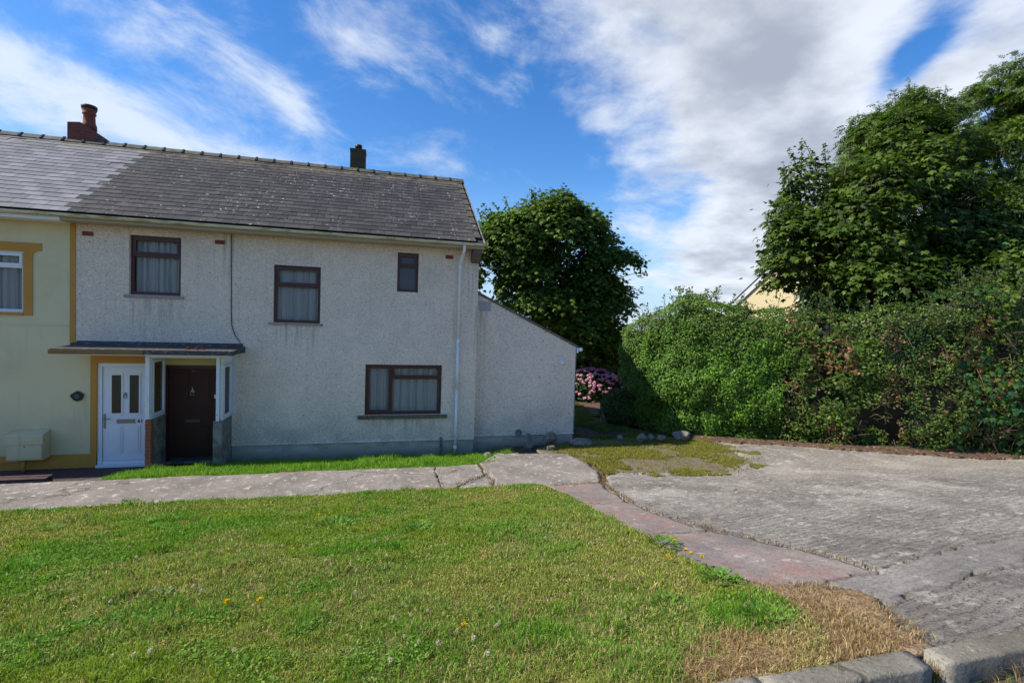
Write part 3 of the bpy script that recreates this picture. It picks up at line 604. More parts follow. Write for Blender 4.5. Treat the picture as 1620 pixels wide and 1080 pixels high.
def text(s, loc, size, m_, parent, name='number', ext=.002):
    cu = bpy.data.curves.new(name, 'FONT'); cu.body = s; cu.size = size; cu.extrude = ext; cu.offset = size*.022; cu.align_x = 'CENTER'
    tmp = bpy.data.objects.new('tmp', cu); COL.objects.link(tmp); bpy.context.view_layer.update()
    me = bpy.data.meshes.new_from_object(tmp.evaluated_get(bpy.context.evaluated_depsgraph_get())); bpy.data.objects.remove(tmp)
    me.transform(Matrix.Translation(loc) @ Matrix.Rotation(PI/2, 4, 'X')); me.materials.clear()
    return link(name, me, parent, m_)
text('63', (-6.185, .082, 1.595), .075, M['grey_print'], door)

# ---- porch : canopy, dwarf side walls, glazed sides
cn = BM(); prismx(cn, [(-.86, 2.035), (-.86, 2.115), (-.84, 2.125), (-.003, 2.165), (-.003, 2.045)], -8.27, -5.15); cano = ob('porch_canopy', cn, M['felt'], house, bevel=.004)
ob('fascia', bx(-8.275, -6.74, -.885, -.862, 2.02, 2.098), plain('stained_fascia', (.22, .12, .035), .7, var=.35, sc=5), cano)
ob('fascia', bx(-6.735, -5.145, -.885, -.862, 2.025, 2.105), M['felt'], cano)
fl = BM(); prismx(fl, [(-.0, 2.165), (-.0, 2.235), (-.012, 2.235), (-.12, 2.165)], -8.25, -5.2); ob('flashing', fl, M['felt'], cano)
rn = random.Random(5); rs = BM()
for i in range(16):
    x = -6.15+rn.random()*.35; box(rs, x, x+.03+rn.random()*.05, -.5-rn.random()*.2, -.35, 2.14, 2.155+rn.random()*.02)
ob('rust_flakes', rs, M['terracotta'], cano)
ob('porch_ceiling', bx(-8.2, -5.2, -.855, -.006, 2.0, 2.034), M['white_old'], cano)
ob('head_rail', bx(-6.69, -5.50, -.70, -.645, 1.955, 1.999), M['white_old'], house)
# left dwarf wall with brick end pier
lw = ob('porch_wall', bx(-6.765, -6.665, -.585, -.003, -.5, .715), M['cem_grey'], house)
ob('pier_mortar', bx(-6.762, -6.668, -.695, -.588, -.5, .712), M['mortar'], lw)
for i in range(16): ob('brick', bx(-6.768+rn.uniform(-.002, .002), -6.662+rn.uniform(-.002, .002), -.70+rn.uniform(-.003, .003), -.589, -.46+i*.074, -.46+i*.074+.064), M['pier_brick'], lw, bevel=.003)
def side_window(x, y0, y1, z0, z1, sash_y, label=None):
    f = BM(); t = .045
    box(f, x-t/2, x+t/2, y0, y0+.055, z0, z1); box(f, x-t/2, x+t/2, y1-.035, y1, z0, z1); box(f, x-t/2, x+t/2, y0+.055, y1-.035, z0, z0+.05); box(f, x-t/2, x+t/2, y0+.055, y1-.035, z1-.05, z1)
    w = ob('porch_window', f, M['white_old'], house, bevel=.004)
    s = BM(); a, b, c, e = y0+.07, y1-.05, z0+.06, z1-.06+0; ww = .04
    box(s, x-.03, x+.03, a, a+ww, c, e); box(s, x-.03, x+.03, b-ww, b, c, e); box(s, x-.03, x+.03, a+ww, b-ww, c, c+ww); box(s, x-.03, x+.03, a+ww, b-ww, e-ww, e)
    ob('sash', s, M['white'], w, bevel=.005); ob('pane', bx(x-.003, x+.003, a+ww-.005, b-ww+.005, c+ww-.005, e-ww+.005), M['glass'], w)
    if label: w['label'] = label
    return w
side_window(-6.70, -.66, -.01, .717, 1.955, 0)
ob('post', bx(-6.765, -6.69, -.72, -.662, .73, 2.0), M['white_old'], house, bevel=.004)
rw = ob('porch_wall', bx(-5.56, -5.40, -.70, -.003, -.5, .665), M['cem_grey'], house, bevel=.012)
side_window(-5.425, -.645, -.03, .667, 1.86, 0)
ob('window_head', bx(-5.448, -5.402, -.62, -.01, 1.862, 1.998), M['white'], house)
ob('post', bx(-5.51, -5.452, -.71, -.648, .668, 2.0), M['white_old'], house, bevel=.004)
pl = BM()
for i in range(26):
    z = .7+i*.05; x = -5.375+rn.uniform(-.008, .008); box(pl, x, x+.03+rn.random()*.03, -.022, .0, z, z+.03+rn.random()*.03)
ob('peeling_batten', pl, M['white_old'], house); ob('batten', bx(-5.40, -5.362, -.018, -.002, .66, 2.03), M['white_old'], house)
ob('reveal', bx(-6.772, -6.733, -.012, .05, -.38, 1.995), M['cream_plain'], house); ob('reveal', bx(-6.73, -5.57, -.013, .048, 1.76, 1.996), M['cream_plain'], house)
# ---- extension
ext = BM(); prism(ext, [(.003, 0), (2.75, 0), (2.75, 2.29), (.003, 3.60)], .3, 4.4); ex = ob('side_extension', ext, M['pebble'], house)
ob('plinth', bx(.003, 2.732, .318, 4.39, -.6, -.002), M['plinth'], ex)
dp = BM(); prismx(dp, [(.30, .012), (.272, -.014), (.32, -.014)], .0, 2.76); ob('bellcast_drip', dp, M['pebble'], ex)
s_ = (3.6-2.29)/2.747
er = BM(); prism(er, [(.004, 3.603), (2.80, 3.603-s_*2.797), (2.80, 3.603-s_*2.797+.055), (.004, 3.665)], .27, 4.45); ob('extension_roof', er, M['ridge'], ex)
ob('corner_bead', bx(2.735, 2.757, .293, .33, .0, 2.27), M['cem_grey'], ex)
gt = BM(); tube(gt, [(2.86, .26, 2.235), (2.86, 4.4, 2.235)], .052, 10); box(gt, 2.76, 2.80, .27, 4.4, 2.14, 2.28); ob('gutter', gt, M['white'], ex)
br_ = BM(); tube(br_, [(2.80, .5, 1.95), (2.93, .5, 2.0), (2.98, .5, 1.9)], .012, 6); ob('hook', br_, M['black'], ex)
ob('render_patch', bx(.10, .40, .291, .3, 3.16, 3.40), plain('cement_patch', (.36, .35, .345), .9), ex)
lt = BM(); lathe(lt, [(.055, .299), (.06, .28), (.05, .265)], (2.33, 0, 1.885), 16, 'y'); li = ob('wall_light', lt, M['white'], ex, True)
bmesh_ = BM(); bmesh.ops.create_uvsphere(bmesh_, u_segments=16, v_segments=10, radius=.055, matrix=Matrix.Translation((2.335, .225, 1.88))); ob('lamp_head', bmesh_, M['white'], li, True)
vt = BM()
for j in range(28):
    pass
V_ = [];
n = 24; prof = [(.052, .30), (.052, .272), (.062, .262), (.085, .266), (.09, .30)]
rings = [[vt.verts.new((1.221+r_*math.cos(2*PI*j/n), y, .05+r_*math.sin(2*PI*j/n))) for j in range(n)] for r_, y in prof]
for i in range(len(rings)-1):
    for j in range(n): vt.faces.new((rings[i][j], rings[i][(j+1) % n], rings[i+1][(j+1) % n], rings[i+1][j]))
ob('vent_ring', vt, M['cem_grey'], ex, True); ob('vent_cap', lathe(BM(), [(.052, .298), (.052, .284)], (1.221, 0, .05), 20, 'y'), M['sill_pale'], ex)
# pipe stub by the plinth, downpipe, cable
ob('pipe_stub', tube(BM(), [(-.815, -.03, -.42), (-.815, -.03, .05), (-.815, .03, .07)], .032, 10), M['cem_grey'], house, True)
dpipe = BM(); tube(dpipe, [(-.43, -.42, 4.66), (-.43, -.42, 4.56), (-.44, -.34, 4.46), (-.47, -.13, 4.30), (-.472, -.075, 4.20), (-.470, -.07, 2.4)], .034, 12)
for a, b in ((2.42, 1.2), (1.22, -.36)): tube(dpipe, [(-.47, -.07, a), (-.472, -.07, b)], .034, 12)
dpp = ob('downpipe', dpipe, M['white'], house, True)
for z in (4.17, 2.40, .98, -.18): ob('pipe_clip', box(tube(BM(), [(-.471, -.07, z-.035), (-.471, -.07, z+.035)], .042, 12), -.515, -.425, -.03, -.003, z-.02, z+.02), M['white'], dpp)
ob('tv_cable', tube(BM(), [(-5.457, -.012, 4.6), (-5.45, -.012, 4.0), (-5.44, -.012, 3.4), (-5.438, -.014, 2.95), (-5.42, -.014, 2.62), (-5.357, -.016, 2.42), (-5.27, -.02, 2.3), (-5.235, -.03, 2.2), (-5.25, -.05, 2.11), (-5.33, -.07, 2.06), (-5.40, -.08, 2.02)], .0085, 6), M['black'], house, True)
ob('corbel', prismx(BM(), [(0-.001, 4.30), (-.12, 4.33), (-.30, 4.50), (-.33, 4.62), (-.001, 4.64)], -.20, .01), plain('stained_concrete', (.13, .10, .085), .9, var=.3, sc=8), house, bevel=.01)

# ---- gutters, soffit
def gutter(x0, x1, parent):
    g = BM(); n = 9; prof = [(-.435+.058*math.cos(a), 4.715+.062*math.sin(a)) for a in np.linspace(PI, 2*PI, n)]
    prof += [(-.435+.052*math.cos(a), 4.715+.055*math.sin(a)) for a in np.linspace(2*PI, PI, n)]
    prismx(g, prof, x0, x1); o = ob('gutter', g, M['gutter'], parent)
    x = x1-.35
    while x > x0:
        u = BM(); pf = [(-.435+.066*math.cos(a), 4.715+.07*math.sin(a)) for a in np.linspace(PI, 2*PI, n)]+[(-.435+.0585*math.cos(a), 4.715+.0625*math.sin(a)) for a in np.linspace(2*PI, PI, n)]
        prismx(u, pf, x, x+(.028 if int(x*7) % 3 else .11)); ob('gutter_bracket', u, M['gutter'], o); x -= .92
    return o
gutter(-8.36, .115, house); gutter(-16, -8.365, neigh)
sf = BM(); box(sf, -8.36, .06, -.375, -.352, 4.60, 4.73); box(sf, -8.36, .06, -.352, -.003, 4.60, 4.625); ob('soffit', sf, M['soffit'], house)
sf = BM(); box(sf, -16, -8.365, -.376, -.352, 4.585, 4.73); box(sf, -16, -8.365, -.352, -.003, 4.585, 4.61); ob('soffit', sf, M['white'], neigh)

# ---- roofs
EY, EZ, RY, RZ = -.36, 4.755, 3.4, 7.20
sv = Vector((0, RY-EY, RZ-EZ)); SLEN = sv.length; sv.normalize(); nv = Vector((0, -sv.z, sv.y))
def roof_bed(x0, x1, parent):
    b = BM(); d_ = nv*-.02; e_ = nv*-.10
    pts = [(EY+.02+d_.y, EZ+d_.z), (RY, RZ-.03), (2*RY-EY, EZ), (2*RY-EY, EZ-.1), (RY, RZ-.14), (EY+.02+e_.y, EZ+e_.z)]
    prismx(b, pts, x0, x1); return ob('roof', b, M['slate_bed'], parent)
roofH = roof_bed(-8.35, .05, house); roofN = roof_bed(-16, -8.352, neigh)
vb = BM(); 
pts = [(EY-.01, EZ-.02), (RY, RZ-.01), (RY, RZ-.09), (EY+.05, EZ-.10)]
prismx(vb, pts, .052, .082); ob('verge', vb, M['cem_grey'], roofH)
ROWS = 20; EXP = SLEN/ROWS; SW = .30
def slate_mesh(tone, seed, w=SW-.007):
    r = random.Random(seed); L_ = EXP*2.0; t = .009
    V = []
    for (u, v_, h) in ((-w/2, 0, 0), (w/2, 0, 0), (w/2, L_, 0), (-w/2, L_, 0), (-w/2, 0, t), (w/2, 0, t), (w/2, L_, t), (-w/2, L_, t)):
        lift = .021*(1-v_/L_); p = Vector((u+(r.uniform(-.003, .003)), 0, 0))+sv*(v_+(r.uniform(-.006, .006) if v_ == 0 else 0))+nv*(h+lift); V.append(p)
    F_ = [(0, 3, 2, 1), (4, 5, 6, 7), (0, 1, 5, 4), (1, 2, 6, 5), (2, 3, 7, 6), (3, 0, 4, 7)]
    return V, F_, tone
protos = [slate_mesh(i/11, 50+i) for i in range(12)]
def pmesh(pr_, m_):
    me = bpy.data.meshes.new('slate'); me.from_pydata(pr_[0], [], pr_[1]); a = me.attributes.new('tone', 'FLOAT', 'POINT'); a.data.foreach_set('value', [pr_[2]]*8); me.materials.append(m_); return me
def slates(x0, x1, parent, m_, seed):
    r = random.Random(seed); items = []
    for row in range(ROWS):
        off = (row % 2)*SW/2; n0 = int((x0-off)/SW)-1; n1 = int((x1-off)/SW)+2
        for c_ in range(n0, n1):
            x = c_*SW+off
            if x < x0 or x > x1: continue
            if r.random() < .004: continue
            p = Vector((x, EY, EZ))+sv*(row*EXP+r.uniform(-.004, .004)); items.append((p, r.randrange(12), row))
    items.sort(key=lambda i: (i[0]-CAM).length)
    ms = [pmesh(p, m_) for p in protos]
    near = [i for i in items if i[0].x > -13][:300]; ids = {id(i) for i in near}; rest = [i for i in items if id(i) not in ids]
    for p, k_, row in near:
        o = link('slate', ms[k_], parent); o.location = p; o.rotation_euler = (r.uniform(-.004, .002), r.uniform(-.006, .006), 0)
    V = []; F_ = []; T = []
    for p, k_, row in rest:
        b = len(V); V += [v+p for v in protos[k_][0]]; F_ += [tuple(b+i for i in f) for f in protos[k_][1]]; T += [protos[k_][2]]*8
    if V:
        me = bpy.data.meshes.new('slates'); me.from_pydata(V, [], F_); a = me.attributes.new('tone', 'FLOAT', 'POINT'); a.data.foreach_set('value', T)
        tag(link('slates', me, parent, m_), kind='stuff')
slates(-8.32, -.05, roofH, M['slate'], 1); slates(-16, -8.325, roofN, M['slate_n'], 2)
# ridge tiles
rt = BM(); prof = [(-.135, -.085), (-.06, .0), (-.02, .032), (.02, .032), (.06, .0), (.135, -.085), (.12, -.10), (.0, .005), (-.12, -.10)]
prismx(rt, [(y, z) for y, z in prof], 0, .43); bmesh.ops.recalc_face_normals(rt, faces=rt.faces); rme = bpy.data.meshes.new('ridge_tile'); rt.to_mesh(rme); rt.free(); rme.materials.append(M['ridge'])
rj = BM(); prismx(rj, [(y*1.08, z+.020 if z > -.09 else z) for y, z in prof], -.02, .02); bmesh.ops.recalc_face_normals(rj, faces=rj.faces); jme = bpy.data.meshes.new('ridge_joint'); rj.to_mesh(jme); rj.free(); jme.materials.append(M['mortar_dark'])
x = .08-.45
while x > -16:
    pr_ = roofH if x > -8.4 else roofN
    o = link('ridge_tile', rme, pr_); o.location = (x+.01, RY, RZ+.055+rn.uniform(-.006, .006)); o.rotation_euler = (0, rn.uniform(-.006, .006), 0)
    o2 = link('ridge_joint', jme, o); o2.location = o.location; x -= .45
# chimneys (parts of their houses)
cb = BM(); prism(cb, [(-10.17, 6.9), (-9.53, 6.9), (-9.53, 7.47), (-9.60, 7.52), (-9.86, 7.68), (-9.90, 7.70), (-10.17, 7.67)], 3.32, 3.95); ch = ob('chimney', cb, M['chim_brick'], neigh, bevel=.01)
ob('chimney_pot', lathe(BM(), [(.165, 7.60), (.16, 7.72), (.135, 7.78), (.125, 7.98), (.15, 8.0), (.15, 8.03), (.13, 8.05), (.155, 8.10), (.16, 8.14), (.12, 8.15)], (-9.83, 3.6, 0), 20), M['terracotta'], ch, True)
cw = BM(); lathe(cw, [(.165, 8.13), (.175, 8.20), (.16, 8.225), (.1, 8.23)], (-9.83, 3.6, 0), 20); ob('cowl', cw, M['black'], ch, True)
cb = box(BM(), -3.28, -2.85, 3.38, 3.80, 6.9, 7.84); box(cb, -3.29, -2.84, 3.37, 3.81, 7.78, 7.85); ch = ob('chimney', cb, M['chim_moss'], house, bevel=.012)
ob('flaunching', lathe(BM(), [(.20, 7.84), (.12, 7.89)], (-3.06, 3.6, 0), 12), M['sill'], ch); ob('cowl', lathe(BM(), [(.07, 7.87), (.07, 7.92), (.10, 7.93), (.105, 8.02), (.07, 8.03)], (-3.06, 3.6, 0), 16), M['black'], ch, True)

# ---- cream neighbour
NW = (-10.36, -9.16, 2.775, 3.985)
ob('wall', wall_holes(-16, -8.03, -.10, 4.64, [NW], 0, .26, skip=[(-8.385, -8.0, 2.10, 5)]), M['cream'], neigh)
ob('trim_band', bx(-8.383, -8.287, -.012, .25, 2.19, 4.60), M['ochre'], neigh)
ob('trim_base', bx(-16, -7.925, -.004, .25, -.5, -.102), M['ochre'], neigh)
ob('trim_jamb', bx(-8.028, -7.915, -.008, .25, -.10, 1.78), M['ochre'], neigh); ob('trim_lintel', bx(-8.028, -6.865, -.009, .25, 1.782, 2.0), M['ochre'], neigh)
ob('trim_inner', bx(-6.95, -6.775, -.012, .25, -.38, 1.78), M['ochre'], neigh)
ob('drip_line', bx(-16, -8.386, -.014, 0, 2.53, 2.55), M['cream'], neigh)
sr = BM()
prism(sr, [(-9.16, 3.99), (-9.16, 2.715), (-9.005, 2.715), (-9.005, 3.90), (-8.985, 3.96), (-8.93, 4.0), (-8.855, 4.01), (-8.855, 4.155), (-10.67, 4.155), (-10.67, 4.01), (-10.59, 4.0), (-10.535, 3.96), (-10.515, 3.90), (-10.515, 2.715), (-10.36, 2.715), (-10.36, 3.99)], -.014, -.001)
ob('window_surround', sr, M['ochre'], neigh); ob('trim_sill', bx(-10.36, -9.16, -.03, .06, 2.715, 2.77), M['ochre'], neigh)
q = 3.68
fn = window(neigh, NW, M['white'], trans=[(q, NW[0]+.05, NW[1]-.05)], panes=[(NW[0]+.05, NW[1]-.05, q+.02, NW[3]-.05, True), (NW[0]+.055, NW[1]-.055, NW[2]+.06, q-.028, False)], curt=True, y=.06)
ob('back_wall', bx(-16, -8.4, 6.54, 6.8, -.4, 4.66), M['cream'], neigh); ob('room_partition', bx(-15.9, -8.43, 2.4, 2.5, -.2, 4.57), M['dark_room'], neigh); ob('ceiling', bx(-16, -8.43, .27, 6.5, 4.58, 4.64), M['dark_room'], neigh)
gb = BM(); prismx(gb, [(0, -.1), (0, 4.66), (3.4, 6.9), (6.8, 4.66), (6.8, -.1)], -16.2, -16.0); ob('gable_wall', gb, M['cream'], neigh)
ob('hall_wall', bx(-8.5, -6.87, .5, .6, -.4, 2.2), M['dark_room'], neigh)
# white upvc door
fr = BM(); box(fr, -7.912, -7.835, .02, .10, -.33, 1.778); box(fr, -7.835, -6.955, .02, .10, 1.70, 1.778); box(fr, -7.01, -6.952, .02, .10, -.33, 1.70)
wd = ob('door_frame', fr, M['white'], neigh, bevel=.005)
ob('door_sill', bx(-7.912, -6.952, -.06, .10, -.385, -.335), M['white'], neigh, bevel=.008)
wl = ob('white_door', bx(-7.828, -7.015, .045, .09, -.26, 1.695), M['white'], neigh, bevel=.006)
for a, b in ((-7.70, -7.47), (-7.38, -7.15)):
    m_ = BM(); z0, z1, w = .70, 1.56, .03
    box(m_, a, a+w, .03, .0445, z0, z1); box(m_, b-w, b, .03, .0445, z0, z1); box(m_, a+w, b-w, .03, .0445, z0, z0+w); box(m_, a+w, b-w, .03, .0445, z1-w, z1)
    g_ = ob('glazing_bead', m_, M['white'], wl, bevel=.004); ob('pane', bx(a+w, b-w, .036, .0445, z0+w, z1-w), M['door_glass'], g_)
    ob('door_panel', box(box(BM(), a, b, .035, .0445, -.12, .47), a+.035, b-.035, .028, .0345, -.085, .435), M['white'], wl, bevel=.005)
ob('door_threshold', bx(-7.83, -7.012, .03, .09, -.333, -.265), M['white'], wd, bevel=.004)
hb = BM(); box(hb, -7.81, -7.78, .03, .0445, .42, .72); tube(hb, [(-7.795, .03, .62), (-7.795, -.01, .62), (-7.68, -.012, .62)], .011, 8); ob('door_handle', hb, M['metal'], wl)
ob('letterbox', box(bx(-7.58, -7.25, .034, .0445, .515, .60), -7.56, -7.27, .028, .0335, .535, .585), M['metal'], wl, bevel=.003)
kn = BM(); lathe(kn, [(.032, .044), (.035, .03), (.015, .02)], (-7.425, 0, 1.13), 14, 'y'); tube(kn, [(-7.425+.03*math.sin(t), .022, 1.08-.035*math.cos(t)) for t in np.linspace(-2.3, 2.3, 12)], .007, 6); ob('knocker', kn, M['metal'], wl)
text('61', (-7.155, .0435, .525), .105, M['black_matt'], wl)
# meter box, plaque
mb = empty('meter_box', (-9.0, -.1, -.14)); tag(mb, 'cream gas meter box mounted low on the cream wall left of the white door', 'meter box')
b = BM(); prismx(b, [(-.245, -.13), (-.245, .36), (-.012, .43), (-.012, -.13)], -9.30, -8.71); body = ob('box_body', b, M['cream'], mb, bevel=.008)
ob('lid', prismx(BM(), [(-.262, .18), (-.262, .362), (-.245, .375), (-.245, .18)], -9.31, -8.70), M['cream'], mb, bevel=.004)
ob('door_flap', bx(-9.29, -8.72, -.258, -.246, -.10, .168), M['cream'], mb, bevel=.004)
ob('latch', bx(-9.01, -8.99, -.266, -.259, .13, .155), M['cem_grey'], mb)
gp = BM(); tube(gp, [(-9.1, -.10, -.45), (-9.1, -.10, -.12)], .035, 10); ob('meter_pipe', gp, M['ochre'], mb, True)
ob('outlet_pipe', tube(BM(), [(-8.78, -.06, -.13), (-8.78, -.06, -.19), (-8.84, -.05, -.21), (-9.6, -.04, -.22), (-12, -.04, -.24)], .012, 8), M['ochre'], mb, True)
pq = empty('wall_plaque', (-8.237, -.02, 1.1)); tag(pq, 'round dark slate plaque hung on the cream wall beside the white door', 'plaque')
lp = BM(); n = 26; ring = []
for y in (-.012, -.045):
    ring.append([lp.verts.new((-8.237+(.10+.008*math.sin(5*a)+(.016*(1 if abs(a-3.2) < .35 else 0)))*math.cos(a), y, 1.10+(.098+.006*math.cos(4*a))*math.sin(a))) for a in [2*PI*j/n for j in range(n)]])
lp.faces.new(ring[0]); lp.faces.new(ring[1][::-1])
for j in range(n): lp.faces.new((ring[0][j], ring[0][(j+1) % n], ring[1][(j+1) % n], ring[1][j]))
ob('plaque_disc', lp, M['black'], pq, bevel=.008)
em = BM(); lathe(em, [(.05, -.0455), (.045, -.058), (.01, -.062)], (-8.237, 0, 1.10), 16, 'y'); ob('raised_boss', em, M['sill'], pq, True)

# ------------------------------------------------------------------ foliage tools
def frame(N):
    N = N/np.linalg.norm(N, axis=1, keepdims=True); a = rng.normal(size=N.shape)
    U = np.cross(N, a); U /= np.linalg.norm(U, axis=1, keepdims=True)+1e-9; return U, np.cross(N, U), N
T_OVAL = (np.array([(0, 0, 0), (.30, .30, -.06), (.22, .75, -.05), (0, 1.05, 0), (-.22, .75, -.05), (-.30, .30, -.06), (0, .5, .05)]), np.array([(0, 1, 6), (1, 2, 6), (2, 3, 6), (3, 4, 6), (4, 5, 6), (5, 0, 6)]))
T_MAPLE = (np.array([(0, 0, 0), (.25, .10, -.06), (.55, .12, -.16), (.42, .38, -.05), (.60, .72, -.16), (.26, .62, -.02), (0, 1.08, -.14), (-.26, .62, -.02), (-.60, .72, -.16), (-.42, .38, -.05), (-.55, .12, -.16), (-.25, .10, -.06), (0, .38, .06)]),
           np.array([(i, (i+1) % 12, 12) for i in range(12)]))
T_DIAM = (np.array([(0, 0, 0), (.28, .45, -.05), (0, 1, 0), (-.28, .45, -.05)]), np.array([(0, 1, 2), (0, 2, 3)]))
def _ash():
    V = []; F_ = []
    for i, (y, s) in enumerate([(.25, 1), (.25, -1), (.5, 1), (.5, -1), (.75, 1), (.75, -1), (.9, 0)]):
        dx, dy = (.42*s, .20) if s else (0, .3); b = len(V)
        px_, py_ = -dy*.22, dx*.22
        if not s: px_, py_ = .07, 0
        V += [(0, y, 0), (dx*.55+px_, y+dy*.55+py_, -.02), (dx, y+dy, -.09), (dx*.55-px_, y+dy*.55-py_, -.02)]; F_ += [(b, b+1, b+2), (b, b+2, b+3)]
    return np.array(V, float), np.array(F_)
T_ASH = _ash()
def leaf_arrays(P, N, S, tpl, C, spin=None):
    T, F_ = tpl; U, W_, N = frame(N)
    if spin is not None:      # tips hang along spin direction
        W_ = spin-(spin*N).sum(1, keepdims=True)*N; W_ /= np.linalg.norm(W_, axis=1, keepdims=True)+1e-6; U = np.cross(W_, N)
    V = P[:, None, :]+S[:, None, None]*(T[None, :, 0:1]*U[:, None]+T[None, :, 1:2]*W_[:, None]+T[None, :, 2:3]*N[:, None])
    n = len(P); k_ = len(T); FF = (F_[None]+(np.arange(n)*k_)[:, None, None]).reshape(-1, 3)
    return V.reshape(-1, 3), FF, np.repeat(C, k_, 0)
def leaves(name, P, N, S, tpl, C, m_, parent, kind=None, spin=None):
    V, F_, CC = leaf_arrays(P, N, S, tpl, C, spin); o = link(name, np_mesh(name, V, F_, CC, smooth=False), parent, m_)
    if kind: o['kind'] = kind
    return o
def pal(n, cols, var=.18, w=None):
    c = np.array(cols)[rng.choice(len(cols), n, p=w)]; return np.clip(c*(1+rng.normal(0, var, (n, 1)))*(1+rng.normal(0, .05, (n, 3))), .004, 1)
def unit(n):
    v = rng.normal(size=(n, 3)); return v/np.linalg.norm(v, axis=1, keepdims=True)
def limb(bm, a, b, ra, rb, wob=.12, n=6, r=rnd):
    a, b = Vector(a), Vector(b); L_ = (b-a).length; pts = []; rad = []
    for i in range(n+1):
        t = i/n; w = math.sin(t*PI)*wob*L_*.5
        pts.append(a.lerp(b, t)+Vector((r.uniform(-w, w), r.uniform(-w, w), r.uniform(-w, w)*.5+L_*.08*math.sin(t*PI)))); rad.append(ra+(rb-ra)*t)
    tube(bm, pts, rad, 7, False); return pts
def tree(name, label, base, trunk_top, trunk_r, lobes, nclus, per, size, tpl, cols, w=None, spread=.34, ends=None, shoots=(), group=None, seed=1, parts=0, sunflush=None, minz=-9, nsub=11, holes=.33, auto=0):
    """lobes (cx,cy,cz,rx,ry,rz). Twig clusters sit on and under the lobes' surfaces, limbs run to the lobes."""
    r = random.Random(seed); t = empty(name, base); tag(t, label, 'tree', group)
    tb = BM(); top = Vector(trunk_top); limb(tb, base, top, trunk_r, trunk_r*.6, .06, 8, r); 
    big_ = np.array(lobes, float); sub = []
    for l in lobes:
        for j in range(nsub):
            v = Vector([r.gauss(0, 1) for _ in range(3)]).normalized(); v.z = v.z if v.z > -.45 else -v.z; q_ = r.uniform(.30, .52)
            sub.append((l[0]+v.x*l[3]*(1-q_*.8), l[1]+v.y*l[4]*(1-q_*.8), l[2]+v.z*l[5]*(1-q_*.8), l[3]*q_, l[4]*q_, l[5]*q_*.85))
    L_ = np.array(sub, float)
    area = (L_[:, 3]*L_[:, 5]); pk = rng.choice(len(L_), nclus, p=area/area.sum())
    d = unit(nclus); d[:, 2] = np.where(d[:, 2] < -.5, -d[:, 2], d[:, 2]); dep = 1-np.abs(rng.normal(0, .14, nclus))+rng.normal(0, .04, nclus)
    bump = 1+.16*(fbm(d[:, 0]*2.2+pk*3+9, d[:, 2]*2.2+d[:, 1]*1.7+9, 1, 3, seed)-.5)*2
    C_ = L_[pk, :3]+d*L_[pk, 3:]*(dep*bump)[:, None]
    # drop clusters deep inside another lobe
    keep = np.ones(nclus, bool)
    for l in L_:
        q_ = (((C_-l[:3])/l[3:])**2).sum(1); keep &= ~(q_ < .35)
    keep &= C_[:, 2] > minz
    C_ = C_[keep]; d = d[keep]; nc = len(C_)
    # thin the outline unevenly
    hole = fbm(C_[:, 0]*.9+20, C_[:, 2]*.9+C_[:, 1]*.7+20, 1.1, 3, seed+3); k2 = hole > holes; C_ = C_[k2]; d = d[k2]; nc = len(C_)
    for l in lobes:
        e = Vector(l[:3])+Vector((0, 0, l[5]*.25)); a = Vector(base).lerp(top, r.uniform(.45, 1)); pts = limb(tb, a, e, trunk_r*.42, .03, .2, 7, r)
        for j in range(7):
            s = pts[r.randint(2, 6)]; g = Vector([r.gauss(0, 1) for _ in range(3)]).normalized(); g.z = abs(g.z)*.6+.1
            limb(tb, s, s+Vector((g.x*l[3]*.75, g.y*l[4]*.75, g.z*l[5]*.8)), .035, .010, .2, 4, r)
    for i in range(0, nc, 3):       # twigs behind the outer sprays
        p = Vector(C_[i]); s = p-Vector(d[i])*(.5+r.random()*.5); limb(tb, s, p, .014, .006, .1, 2, r)
    ob('trunk', tb, M['bark'], t, True)
    cl_n = np.full(nc, per); idx = np.repeat(np.arange(nc), cl_n); n = len(idx)
    out = d*np.array([1, 1, .6])+np.array([0, 0, .35]); out /= np.linalg.norm(out, axis=1, keepdims=True)
    # each cluster is a flattish spray, tilted outwards
    sp = rng.normal(size=(n, 3)); o_ = out[idx]; sp -= (sp*o_).sum(1, keepdims=True)*o_*.62
    csz = spread*(.6+.8*rng.random(nc))[idx]
    P = C_[idx]+sp*csz[:, None]*np.array([1, 1, .75])
    N = o_*1.0+np.array([0, 0, .55])+rng.normal(0, .42, (n, 3))
    tone = (.6+.8*rng.random(nc))[idx][:, None]; C = pal(n, cols, .16, w)*tone
    if sunflush is not None:
        m_ = (P[:, 2] > sunflush[0])*(rng.random(n) < sunflush[1]); C[m_] = pal(int(m_.sum()), [sunflush[2]], .15)
    S = size*(.65+.6*rng.random(n)); drop = np.tile(np.array([[0, 0, -1.]]), (n, 1))+o_*.8+rng.normal(0, .35, (n, 3))
    Ps, Ns, Ss, Cs, Ds = [P], [N], [S], [C], [drop]
    for (x, y, z, L2, ang, an2) in shoots:      # leggy shoots beyond the crown
        dv = np.array([math.sin(ang)*math.cos(an2), math.sin(ang)*math.sin(an2), math.cos(ang)]); k_ = int(L2/.028)
        tt = rng.random(k_)**.8; pp = np.array([x, y, z])+dv*tt[:, None]*L2+rng.normal(0, 1, (k_, 3))*(.16*(1.15-tt))[:, None]*min(1.2, L2)
        Ps.append(pp); Ns.append(rng.normal(0, .5, (k_, 3))+np.array([0, 0, .9])); Ss.append(size*(.8-.3*tt)*(.7+.5*rng.random(k_))); Cs.append(pal(k_, cols, .18, w)*1.25); Ds.append(dv[None]*.6+rng.normal(0, .6, (k_, 3)))
        limb(tb if False else None, 0, 0, 0, 0) if False else None
